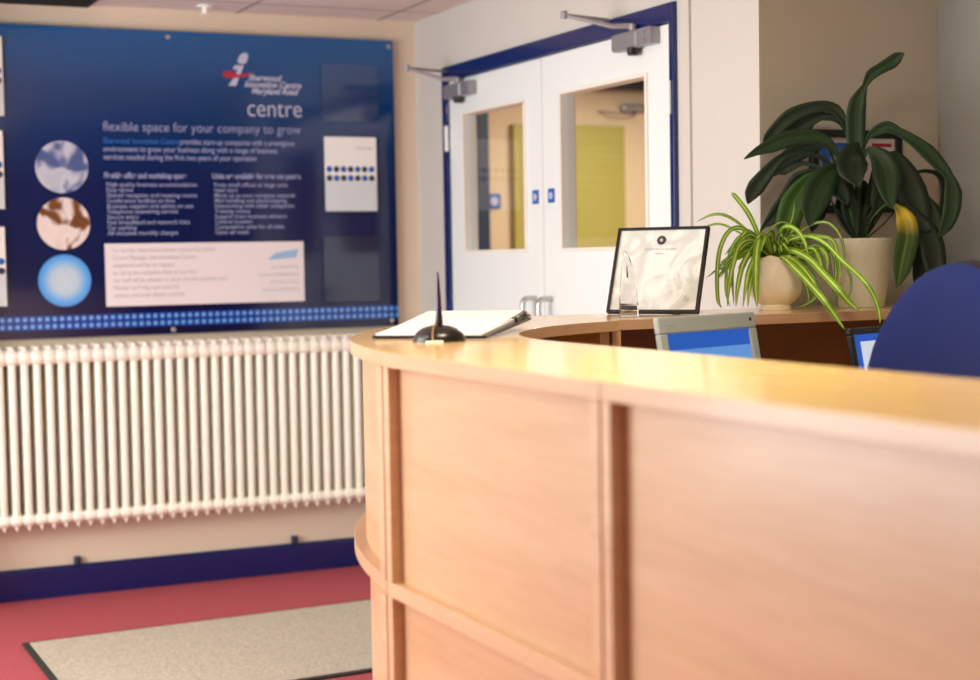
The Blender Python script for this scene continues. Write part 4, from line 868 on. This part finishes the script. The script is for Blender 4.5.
SPIDER=[[[[2.47,3.561,1.283],[2.456,3.563,1.331],[2.432,3.569,1.382],[2.399,3.581,1.428],[2.39,3.586,1.436]],0.0059],[[[2.485,3.554,1.277],[2.441,3.564,1.323],[2.399,3.573,1.359],[2.361,3.578,1.378],[2.328,3.589,1.378],[2.291,3.605,1.36]],0.0035],[[[2.482,3.555,1.275],[2.447,3.584,1.31],[2.417,3.609,1.338],[2.386,3.635,1.355],[2.358,3.651,1.35],[2.333,3.661,1.332]],0.0027],[[[2.485,3.554,1.277],[2.448,3.562,1.315],[2.407,3.571,1.343],[2.372,3.575,1.332],[2.344,3.573,1.285],[2.331,3.567,1.219],[2.331,3.564,1.153],[2.339,3.558,1.131]],0.0054],[[[2.485,3.555,1.283],[2.433,3.554,1.31],[2.39,3.547,1.297],[2.358,3.532,1.245],[2.342,3.528,1.192],[2.335,3.527,1.135]],0.0059],[[[2.482,3.555,1.277],[2.432,3.538,1.291],[2.383,3.518,1.252],[2.352,3.501,1.192],[2.345,3.501,1.135]],0.0064],[[[2.484,3.554,1.267],[2.423,3.516,1.27],[2.365,3.474,1.218],[2.35,3.476,1.135]],0.0064],[[[2.49,3.552,1.283],[2.463,3.536,1.315],[2.435,3.519,1.315],[2.411,3.498,1.283],[2.39,3.474,1.231],[2.388,3.472,1.179],[2.389,3.469,1.134]],0.0083],[[[2.48,3.556,1.269],[2.422,3.516,1.251],[2.369,3.471,1.192],[2.362,3.471,1.135]],0.0054],[[[2.485,3.554,1.275],[2.446,3.581,1.316],[2.42,3.6,1.316],[2.397,3.614,1.258],[2.39,3.615,1.177],[2.398,3.608,1.131]],0.004],[[[2.485,3.554,1.275],[2.45,3.563,1.321],[2.421,3.567,1.332],[2.394,3.567,1.284],[2.379,3.568,1.231],[2.38,3.562,1.138]],0.0054],[[[2.501,3.546,1.266],[2.473,3.47,1.263],[2.455,3.389,1.232],[2.434,3.308,1.2],[2.413,3.228,1.166],[2.439,3.213,1.124],[2.464,3.199,1.081]],0.008],[[[2.501,3.546,1.266],[2.501,3.496,1.266],[2.5,3.446,1.25],[2.498,3.395,1.218],[2.504,3.374,1.19],[2.51,3.37,1.161]],0.0064],[[[2.501,3.546,1.269],[2.495,3.513,1.33],[2.491,3.476,1.345],[2.493,3.435,1.333],[2.503,3.414,1.299],[2.509,3.41,1.26]],0.0051],[[[2.504,3.545,1.269],[2.497,3.472,1.282],[2.497,3.393,1.26],[2.483,3.32,1.227],[2.473,3.245,1.187],[2.501,3.23,1.149],[2.523,3.218,1.126]],0.0083],[[[2.504,3.545,1.277],[2.507,3.485,1.308],[2.517,3.42,1.317],[2.523,3.356,1.298],[2.524,3.292,1.256],[2.514,3.234,1.231],[2.505,3.176,1.202],[2.526,3.164,1.164],[2.536,3.157,1.124],[2.537,3.155,1.095]],0.0054],[[[2.506,3.544,1.271],[2.537,3.482,1.313],[2.546,3.429,1.317],[2.558,3.373,1.306],[2.542,3.328,1.267],[2.546,3.324,1.228],[2.542,3.324,1.19]],0.0048],[[[2.509,3.543,1.266],[2.54,3.488,1.265],[2.555,3.442,1.28],[2.55,3.405,1.283],[2.554,3.389,1.259],[2.552,3.387,1.223]],0.007],[[[2.509,3.543,1.266],[2.534,3.488,1.276],[2.545,3.441,1.286],[2.534,3.401,1.265],[2.532,3.386,1.239],[2.531,3.385,1.202]],0.0054],[[[2.509,3.543,1.277],[2.559,3.49,1.339],[2.589,3.444,1.354],[2.601,3.404,1.327],[2.607,3.387,1.284],[2.608,3.385,1.248]],0.0035],[[[2.506,3.544,1.266],[2.563,3.452,1.294],[2.58,3.376,1.259],[2.568,3.313,1.215],[2.557,3.294,1.177],[2.547,3.297,1.151]],0.0027],[[[2.504,3.545,1.266],[2.539,3.486,1.249],[2.55,3.436,1.201],[2.533,3.414,1.155],[2.497,3.43,1.132]],0.004],[[[2.509,3.543,1.266],[2.515,3.515,1.322],[2.517,3.489,1.366],[2.525,3.488,1.406]],0.0038],[[[2.499,3.547,1.266],[2.486,3.556,1.309],[2.497,3.552,1.341],[2.522,3.542,1.357],[2.553,3.526,1.346]],0.0032],[[[2.494,3.549,1.266],[2.481,3.563,1.304],[2.453,3.583,1.321],[2.431,3.598,1.311],[2.403,3.614,1.271],[2.368,3.628,1.231],[2.342,3.639,1.21]],0.003],[[[2.494,3.549,1.266],[2.466,3.554,1.294],[2.426,3.563,1.294],[2.389,3.568,1.263],[2.355,3.579,1.237],[2.33,3.59,1.227]],0.003],[[[2.508,3.542,1.261],[2.524,3.51,1.25],[2.54,3.474,1.201],[2.543,3.454,1.157],[2.535,3.456,1.13]],0.0048],[[[2.508,3.542,1.261],[2.545,3.517,1.26],[2.569,3.496,1.233],[2.576,3.484,1.19],[2.565,3.487,1.137]],0.0043],[[[2.509,3.542,1.263],[2.54,3.486,1.308],[2.559,3.433,1.307],[2.566,3.384,1.274],[2.549,3.345,1.228],[2.542,3.345,1.176],[2.546,3.341,1.143]],0.0038],[[[2.505,3.531,1.262],[2.509,3.52,1.28],[2.513,3.508,1.294],[2.517,3.497,1.304],[2.521,3.486,1.305],[2.525,3.474,1.301],[2.529,3.463,1.296]],0.0029],[[[2.489,3.555,1.262],[2.478,3.565,1.269],[2.466,3.575,1.275],[2.455,3.585,1.278],[2.444,3.596,1.274],[2.433,3.606,1.266],[2.421,3.616,1.255]],0.0059],[[[2.491,3.533,1.262],[2.487,3.527,1.278],[2.484,3.522,1.291],[2.48,3.516,1.299],[2.476,3.511,1.296],[2.472,3.505,1.287],[2.468,3.5,1.274]],0.0056],[[[2.508,3.533,1.262],[2.513,3.526,1.279],[2.518,3.519,1.294],[2.522,3.512,1.303],[2.527,3.505,1.302],[2.531,3.499,1.294],[2.536,3.492,1.285]],0.0029],[[[2.486,3.54,1.262],[2.474,3.535,1.288],[2.462,3.531,1.31],[2.45,3.527,1.324],[2.438,3.522,1.324],[2.426,3.518,1.315],[2.413,3.513,1.303]],0.0049],[[[2.51,3.534,1.262],[2.515,3.529,1.288],[2.519,3.524,1.311],[2.524,3.519,1.325],[2.529,3.515,1.325],[2.533,3.51,1.316],[2.538,3.505,1.304]],0.0027],[[[2.496,3.531,1.262],[2.495,3.526,1.279],[2.494,3.522,1.294],[2.492,3.517,1.303],[2.491,3.513,1.304],[2.49,3.508,1.298],[2.489,3.504,1.291]],0.0033],[[[2.493,3.558,1.262],[2.483,3.578,1.275],[2.473,3.597,1.286],[2.464,3.617,1.293],[2.454,3.636,1.288],[2.444,3.655,1.276],[2.434,3.675,1.261]],0.0049],[[[2.486,3.55,1.262],[2.465,3.557,1.273],[2.445,3.564,1.283],[2.424,3.57,1.288],[2.404,3.577,1.279],[2.383,3.584,1.262],[2.363,3.591,1.239]],0.0053],[[[2.485,3.544,1.262],[2.468,3.544,1.273],[2.452,3.543,1.283],[2.435,3.542,1.288],[2.418,3.541,1.286],[2.401,3.541,1.279],[2.384,3.54,1.27]],0.0057],[[[2.513,3.553,1.262],[2.532,3.564,1.276],[2.551,3.576,1.288],[2.571,3.587,1.294],[2.59,3.599,1.273],[2.609,3.61,1.234],[2.628,3.622,1.184]],0.004],[[[2.514,3.539,1.262],[2.523,3.535,1.273],[2.532,3.532,1.283],[2.541,3.528,1.289],[2.549,3.524,1.286],[2.558,3.52,1.278],[2.567,3.517,1.268]],0.0049],[[[2.494,3.531,1.262],[2.49,3.523,1.273],[2.487,3.515,1.282],[2.483,3.507,1.288],[2.48,3.499,1.286],[2.476,3.491,1.279],[2.473,3.483,1.269]],0.003],[[[2.495,3.531,1.262],[2.491,3.521,1.276],[2.487,3.512,1.289],[2.484,3.502,1.296],[2.48,3.492,1.294],[2.476,3.482,1.286],[2.472,3.473,1.275]],0.0033],[[[2.488,3.555,1.262],[2.472,3.568,1.276],[2.455,3.582,1.289],[2.438,3.596,1.295],[2.422,3.609,1.279],[2.405,3.623,1.249],[2.388,3.637,1.209]],0.0047],[[[2.514,3.54,1.262],[2.527,3.535,1.284],[2.539,3.53,1.303],[2.552,3.525,1.315],[2.565,3.52,1.315],[2.578,3.515,1.306],[2.59,3.51,1.295]],0.0032],[[[2.497,3.53,1.262],[2.494,3.518,1.277],[2.491,3.506,1.29],[2.488,3.494,1.298],[2.485,3.482,1.297],[2.482,3.47,1.291],[2.479,3.458,1.282]],0.0042],[[[2.514,3.541,1.262],[2.522,3.539,1.277],[2.529,3.537,1.29],[2.536,3.535,1.298],[2.543,3.533,1.3],[2.551,3.531,1.298],[2.558,3.53,1.296]],0.004],[[[2.49,3.534,1.262],[2.481,3.524,1.289],[2.472,3.515,1.312],[2.463,3.505,1.327],[2.454,3.495,1.329],[2.445,3.486,1.325],[2.436,3.476,1.319]],0.0059],[[[2.506,3.559,1.262],[2.514,3.579,1.271],[2.523,3.6,1.279],[2.531,3.62,1.283],[2.539,3.64,1.273],[2.548,3.661,1.252],[2.556,3.681,1.226]],0.0029],[[[2.509,3.533,1.262],[2.517,3.524,1.271],[2.525,3.514,1.279],[2.532,3.505,1.283],[2.54,3.495,1.281],[2.548,3.486,1.275],[2.555,3.476,1.267]],0.0035],[[[2.485,3.546,1.262],[2.467,3.547,1.27],[2.45,3.548,1.277],[2.432,3.548,1.279],[2.415,3.549,1.259],[2.397,3.55,1.224],[2.38,3.551,1.177]],0.0036],[[[2.486,3.55,1.262],[2.477,3.553,1.268],[2.468,3.556,1.273],[2.459,3.559,1.275],[2.451,3.562,1.268],[2.442,3.565,1.255],[2.433,3.568,1.238]],0.0038],[[[2.513,3.538,1.262],[2.525,3.533,1.279],[2.536,3.527,1.293],[2.548,3.522,1.302],[2.559,3.516,1.302],[2.571,3.511,1.297],[2.582,3.505,1.289]],0.0048],[[[2.509,3.533,1.262],[2.514,3.527,1.286],[2.519,3.521,1.306],[2.524,3.516,1.32],[2.529,3.51,1.321],[2.534,3.504,1.316],[2.539,3.498,1.31]],0.0046],[[[2.499,3.53,1.262],[2.498,3.521,1.284],[2.497,3.512,1.302],[2.497,3.503,1.314],[2.496,3.493,1.313],[2.495,3.484,1.306],[2.494,3.475,1.296]],0.0027],[[[2.515,3.549,1.262],[2.525,3.551,1.273],[2.536,3.554,1.282],[2.546,3.557,1.287],[2.557,3.559,1.281],[2.567,3.562,1.267],[2.578,3.564,1.249]],0.0028],[[[2.503,3.56,1.262],[2.507,3.578,1.288],[2.511,3.596,1.31],[2.514,3.614,1.324],[2.518,3.632,1.318],[2.522,3.649,1.299],[2.526,3.667,1.275]],0.0039],[[[2.487,3.552,1.262],[2.47,3.562,1.286],[2.453,3.572,1.306],[2.436,3.582,1.317],[2.419,3.592,1.298],[2.402,3.602,1.26],[2.385,3.611,1.21]],0.0039],[[[2.496,3.531,1.262],[2.494,3.523,1.287],[2.492,3.516,1.308],[2.49,3.508,1.321],[2.488,3.501,1.324],[2.486,3.493,1.32],[2.484,3.486,1.316]],0.0055],[[[2.485,3.545,1.262],[2.465,3.544,1.28],[2.444,3.543,1.295],[2.424,3.543,1.304],[2.403,3.542,1.297],[2.383,3.541,1.28],[2.363,3.541,1.257]],0.0043],[[[2.514,3.55,1.262],[2.523,3.552,1.28],[2.531,3.555,1.295],[2.54,3.558,1.304],[2.549,3.561,1.294],[2.557,3.564,1.271],[2.566,3.567,1.241]],0.0054],[[[2.515,3.547,1.262],[2.532,3.549,1.279],[2.55,3.551,1.293],[2.567,3.554,1.301],[2.585,3.556,1.288],[2.602,3.558,1.262],[2.62,3.56,1.227]],0.005],[[[2.485,3.543,1.262],[2.468,3.54,1.279],[2.45,3.537,1.293],[2.433,3.534,1.301],[2.415,3.532,1.288],[2.398,3.529,1.261],[2.38,3.526,1.225]],0.0035],[[[2.486,3.54,1.262],[2.467,3.534,1.272],[2.449,3.527,1.281],[2.43,3.521,1.284],[2.412,3.515,1.262],[2.393,3.508,1.222],[2.375,3.502,1.169]],0.0051],[[[2.514,3.541,1.262],[2.521,3.539,1.278],[2.528,3.537,1.291],[2.535,3.535,1.3],[2.542,3.533,1.301],[2.549,3.531,1.297],[2.556,3.529,1.292]],0.0028],[[[2.515,3.547,1.262],[2.527,3.548,1.288],[2.54,3.549,1.309],[2.552,3.55,1.323],[2.564,3.552,1.32],[2.577,3.553,1.308],[2.589,3.554,1.292]],0.0049],[[[2.5,3.56,1.262],[2.5,3.569,1.272],[2.5,3.579,1.281],[2.5,3.588,1.285],[2.5,3.598,1.269],[2.5,3.607,1.239],[2.5,3.617,1.201]],0.0043],[[[2.486,3.54,1.262],[2.471,3.536,1.274],[2.455,3.531,1.284],[2.44,3.526,1.29],[2.425,3.521,1.278],[2.41,3.516,1.255],[2.395,3.512,1.225]],0.0057],[[[2.505,3.559,1.262],[2.511,3.579,1.274],[2.517,3.599,1.283],[2.523,3.618,1.289],[2.529,3.638,1.283],[2.535,3.657,1.27],[2.541,3.677,1.253]],0.0037],[[[2.513,3.553,1.262],[2.532,3.566,1.276],[2.552,3.58,1.288],[2.572,3.593,1.295],[2.592,3.606,1.29],[2.612,3.619,1.278],[2.632,3.632,1.261]],0.0027],[[[2.514,3.551,1.262],[2.525,3.555,1.277],[2.536,3.559,1.29],[2.547,3.564,1.297],[2.558,3.568,1.284],[2.569,3.573,1.257],[2.58,3.577,1.222]],0.0058],[[[2.512,3.535,1.262],[2.517,3.531,1.282],[2.522,3.527,1.299],[2.527,3.523,1.309],[2.533,3.518,1.307],[2.538,3.514,1.298],[2.543,3.51,1.286]],0.003],[[[2.509,3.533,1.262],[2.514,3.527,1.286],[2.519,3.52,1.306],[2.524,3.514,1.319],[2.529,3.507,1.321],[2.534,3.5,1.317],[2.539,3.494,1.311]],0.0047],[[[2.485,3.544,1.262],[2.475,3.544,1.285],[2.465,3.543,1.305],[2.455,3.543,1.316],[2.445,3.543,1.3],[2.435,3.542,1.265],[2.425,3.542,1.22]],0.0042],[[[2.489,3.555,1.262],[2.47,3.57,1.276],[2.452,3.586,1.288],[2.433,3.602,1.294],[2.415,3.617,1.275],[2.397,3.633,1.239],[2.378,3.648,1.191]],0.004],[[[2.489,3.556,1.262],[2.479,3.566,1.269],[2.469,3.576,1.275],[2.459,3.586,1.278],[2.449,3.597,1.27],[2.439,3.607,1.254],[2.429,3.617,1.233]],0.0034],[[[2.514,3.551,1.262],[2.53,3.557,1.278],[2.546,3.564,1.291],[2.562,3.571,1.3],[2.578,3.577,1.298],[2.594,3.584,1.291],[2.61,3.59,1.281]],0.0032],[[[2.513,3.538,1.262],[2.518,3.535,1.276],[2.523,3.532,1.288],[2.528,3.529,1.296],[2.533,3.526,1.293],[2.538,3.523,1.283],[2.543,3.521,1.271]],0.003],[[[2.487,3.553,1.262],[2.469,3.565,1.268],[2.451,3.576,1.273],[2.432,3.588,1.276],[2.414,3.6,1.272],[2.396,3.611,1.263],[2.378,3.623,1.251]],0.0057],[[[2.494,3.531,1.262],[2.491,3.525,1.279],[2.488,3.518,1.293],[2.486,3.512,1.302],[2.483,3.506,1.303],[2.48,3.499,1.3],[2.477,3.493,1.295]],0.0056],[[[2.514,3.54,1.262],[2.519,3.539,1.28],[2.524,3.537,1.295],[2.529,3.535,1.305],[2.534,3.534,1.306],[2.539,3.532,1.303],[2.544,3.531,1.299]],0.004],[[[2.499,3.53,1.262],[2.499,3.519,1.272],[2.498,3.508,1.281],[2.497,3.497,1.286],[2.497,3.486,1.285],[2.496,3.474,1.281],[2.495,3.463,1.275]],0.0041],[[[2.489,3.555,1.262],[2.474,3.568,1.286],[2.459,3.581,1.306],[2.444,3.594,1.318],[2.429,3.606,1.312],[2.414,3.619,1.294],[2.399,3.632,1.271]],0.0041],[[[2.514,3.551,1.262],[2.527,3.557,1.289],[2.54,3.563,1.313],[2.553,3.569,1.327],[2.566,3.575,1.318],[2.58,3.581,1.294],[2.593,3.587,1.264]],0.0045],[[[2.488,3.536,1.262],[2.474,3.525,1.286],[2.46,3.514,1.307],[2.446,3.503,1.319],[2.432,3.492,1.315],[2.418,3.481,1.299],[2.404,3.47,1.279]],0.0037],[[[2.511,3.535,1.262],[2.518,3.529,1.29],[2.525,3.523,1.313],[2.532,3.517,1.329],[2.539,3.511,1.333],[2.546,3.505,1.33],[2.553,3.499,1.326]],0.0052],[[[2.485,3.548,1.262],[2.469,3.55,1.288],[2.453,3.553,1.31],[2.437,3.556,1.324],[2.421,3.558,1.322],[2.405,3.561,1.311],[2.389,3.564,1.297]],0.0043]]


lx, ly = 2.76, 3.51
lil = thing('potted_peace_lily', 'large dark green peace lily in tapered white pot on counter', 'potted plant', (lx, ly, ZT))
b = new_bm(); lathe(b, [(.058, .0005), (.062, .004), (.088, .178), (.092, .184), (.092, .188), (.086, .188), (.083, .17)], 48, (lx, ly, ZT), cap=False)
lathe(b, [(.001, .001), (.058, .001)], 48, (lx, ly, ZT), cap=False)
obj('pot', b, M['pot_white'], lil, smooth=True, label='tapered white plastic pot')
b = new_bm(); lathe(b, [(.083, .16), (.083, .166), (.04, .172), (.001, .174)], 32, (lx, ly, ZT)); obj('soil', b, M['soil'], lil, smooth=True)
for P, sh in LILY:
    o = leaf_mesh('leaf', P, M['lily%d' % sh], lil, fold=.3, wide=1.12)
    if sh == 3: o['label'] = 'drooping leaf with a yellow patch'

sx_, sy_ = 2.50, 3.545
spd = thing('potted_spider_plant', 'striped yellow-green spider plant in round cream pot on counter', 'potted plant', (sx_, sy_, ZT))
b = new_bm(); prof = [(.043, .0005), (.043, .010), (.039, .014), (.052, .022), (.067, .042), (.0725, .064), (.071, .088), (.066, .112), (.0635, .134), (.0655, .143), (.0610, .143), (.058, .127)]
seg = 48; rings = []
for r, h in prof:
    ring = []
    for k in range(seg):
        a = 2 * PI * k / seg
        rr = r * (1 + (.018 * math.cos(8 * a) if .02 < h < .13 else 0)); zz = h + (.003 * math.cos(8 * a) if h > .12 else 0)
        ring.append(b.verts.new((sx_ + rr * math.cos(a), sy_ + rr * math.sin(a), ZT + zz)))
    rings.append(ring)
for a_, c_ in zip(rings, rings[1:]):
    for k in range(seg): b.faces.new((a_[k], a_[(k + 1) % seg], c_[(k + 1) % seg], c_[k]))
b.faces.new(list(reversed(rings[0])))
obj('pot', b, M['pot_cream'], spd, smooth=True, label='round cream glazed ceramic pot')
b = new_bm(); lathe(b, [(.053, .12), (.05, .126), (.001, .13)], 32, (sx_, sy_, ZT)); obj('soil', b, M['soil'], spd, smooth=True)
rnd = random.Random(3)
for i, (P, w) in enumerate(SPIDER):
    n = len(P)
    Q = [(p[0], p[1], p[2], w * (.55 + .6 * math.sin(PI * min(1, .12 + .75 * k / (n - 1)))) * (1 if k < n - 1 else .1)) for k, p in enumerate(P)]
    Q[0] = (sx_ + (P[0][0] - sx_) * .3, sy_ + (P[0][1] - sy_) * .3, ZT + .125, w * .6)
    Q = [Q[0]] + [(P[0][0], P[0][1], P[0][2], w * .8)] + Q[1:]
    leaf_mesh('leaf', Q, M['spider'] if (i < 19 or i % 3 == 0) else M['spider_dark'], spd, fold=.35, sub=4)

# ------------------------------------------------------------------ office chair
cx_, cy_ = 1.997, 2.262
ch = thing('office_chair', 'blue fabric office chair behind the front counter at right', 'office chair', (cx_, cy_, 0), 0)
nrm = Vector((-.86, .06, 0)).normalized()      # the backrest faces the counter
ch.rotation_euler = (0, 0, 0)
sd = Vector((-nrm.y, nrm.x, 0))
def chp(a, n_, z): p = Vector((cx_, cy_, 0)) + sd * a + nrm * n_; return Vector((p.x, p.y, z))
def cushion(bm, hw, z0, z1, th, off, ex=2.6, curve=.05, m_=13, k_=17):
    """superellipse pad, bowed around the sitter and crowned"""
    zc = (z0 + z1) / 2; hh = (z1 - z0) / 2
    fr, bk = [], []
    for j in range(k_):
        rf, rb = [], []
        r = j / (k_ - 1)
        for i in range(40):
            a = 2 * PI * i / 40
            x = math.copysign(abs(math.cos(a)) ** (2 / ex), math.cos(a)) * hw * r
            z = math.copysign(abs(math.sin(a)) ** (2 / ex), math.sin(a)) * hh * r
            bow = curve * (x / hw) ** 2; crown = th / 2 * (1 - r ** 4) ** .5
            lean = -.10 * (z / hh) * .5
            rf.append(bm.verts.new(chp(x, off + bow + crown + lean * 0, zc + z)))
            rb.append(bm.verts.new(chp(x, off + bow - crown, zc + z)) if r < 1 else rf[-1])
        fr.append(rf); bk.append(rb)
        if j == 0:
            pass
    for G, flip in ((fr, 0), (bk, 1)):
        for a_, c_ in zip(G, G[1:]):
            for i in range(40):
                try: bm.faces.new((a_[i], a_[(i + 1) % 40], c_[(i + 1) % 40], c_[i]))
                except ValueError: pass
    bmesh.ops.remove_doubles(bm, verts=bm.verts, dist=.0005)
b = new_bm(); cushion(b, .215, .66, 1.252, .085, .0, ex=2.2, curve=.055); obj('backrest', b, M['chair_blue'], ch, smooth=True)
b = new_bm(); cushion(b, .217, .655, 1.258, .04, -.032, ex=2.2, curve=.055); obj('back_shell', b, M['chair_black'], ch, smooth=True)
b = new_bm()
prof = [(.001, .50), (.19, .50), (.235, .52), (.245, .545), (.22, .57), (.12, .578), (.001, .575)]
sc_ = chp(0, .22, 0)
lathe(b, prof, 40, (sc_.x, sc_.y, 0)); obj('seat', b, M['chair_blue'], ch, smooth=True)
b = new_bm(); tube(b, catmull([chp(0, .16, .49), chp(0, .02, .49), chp(0, -.075, .53), chp(0, -.085, .66), chp(0, -.06, .86)], 5), .018, 10); obj('back_bar', b, M['chair_black'], ch, smooth=True)
b = new_bm(); tube(b, [(sc_.x, sc_.y, .10), (sc_.x, sc_.y, .30), (sc_.x, sc_.y, .30), (sc_.x, sc_.y, .50)], [.028, .028, .018, .018], 14); obj('gas_column', b, M['chair_black'], ch, smooth=True)
for k in range(5):
    a = 2 * PI * k / 5 + .3
    b = new_bm(); ex_, ey_ = sc_.x + .27 * math.cos(a), sc_.y + .27 * math.sin(a)
    tube(b, [(sc_.x, sc_.y, .12), (ex_, ey_, .075)], [.026, .016], 8); l_ = obj('base_arm', b, M['chair_black'], ch, smooth=True)
    b = new_bm(); dx_, dy_ = -math.sin(a), math.cos(a)
    tube(b, [(ex_ - dx_ * .02, ey_ - dy_ * .02, .027), (ex_ + dx_ * .02, ey_ + dy_ * .02, .027)], .026, 16); obj('castor', b, M['chair_black'], l_, smooth=True)

# ------------------------------------------------------------------ light
def area(name, loc, rot, sx, sy, power, col=(1, 1, 1), spread=PI):
    l = bpy.data.lights.new(name, 'AREA'); l.shape = 'RECTANGLE'; l.size = sx; l.size_y = sy; l.energy = power; l.color = col; l.spread = spread
    o = bpy.data.objects.new(name, l); C.objects.link(o); o.location = loc; o.rotation_euler = rot; return o
# daylight in the two windows of the left wall
area('window_daylight', (XL - .04, 3.9, 1.22), (0, -PI / 2, 0), 1.6, 2.3, 122, (.93, 1, .985))
area('window_daylight', (XL - .04, -.3, 1.22), (0, -PI / 2, 0), 1.6, 1.3, 2.5, (.93, .97, 1))
# added ceiling lights, unseen, brightening the counter, room and corridor
CL = mat('fill_diffuser', srgb(255, 250, 240), .6, emit=(1, .93, .82, 1), emit_s=2)
for i, (x, y, pw) in enumerate(((1.10, 1.9, 32), (-.5, 2.8, 11))):
    t = thing('added_light_panel', ('added square light panel over the counter, unseen, brightens its top', 'added square fill light panel near the window wall, unseen')[i], 'ceiling light', (x, y, H - .01), group='added light panels')
    bb = new_bm(); box(bb, x - .3, x + .3, y - .3, y + .3, H - .008, H - .0005); obj('diffuser', bb, CL, t)
    area('panel_fill_light', (x, y, H - .02), (0, 0, 0), .56, .56, pw, (1, .86, .62) if i == 0 else (1, .97, .88))
area('corridor_fill_light', (4.1, 6.3, H - .02), (0, 0, 0), .6, 1.4, 48, (1, .94, .82))
w = bpy.data.worlds.new('World'); S.world = w; w.use_nodes = True
w.node_tree.nodes['Background'].inputs['Color'].default_value = (.75, .85, 1, 1)
w.node_tree.nodes['Background'].inputs['Strength'].default_value = .6

# ------------------------------------------------------------------ camera
cam = bpy.data.cameras.new('camera'); co = bpy.data.objects.new('camera', cam); C.objects.link(co)
co.location = (0, 0, 1.28)
R3 = Matrix.Rotation(math.radians(-25), 3, 'Z') @ Matrix.Rotation(math.radians(90 - 3.03), 3, 'X') @ Matrix.Rotation(math.radians(-1.0), 3, 'Z')
co.rotation_euler = R3.to_euler()
cam.sensor_width = 36; cam.lens = 1590 / 980 * 36; cam.clip_start = .05; cam.clip_end = 50
cam.dof.use_dof = True; cam.dof.focus_distance = 3.8; cam.dof.aperture_fstop = 2.8
S.camera = co
S.view_settings.view_transform = 'Standard'; S.view_settings.look = 'None'; S.view_settings.gamma = 1; S.view_settings.exposure = 0
S.view_settings.use_curve_mapping = False
S.cycles.max_bounces = 10; S.cycles.diffuse_bounces = 5; S.cycles.glossy_bounces = 4; S.cycles.transmission_bounces = 10; S.cycles.transparent_max_bounces = 12
S.cycles.use_denoising = True; S.cycles.caustics_reflective = False; S.cycles.caustics_refractive = False
S.cycles.sample_clamp_indirect = 6
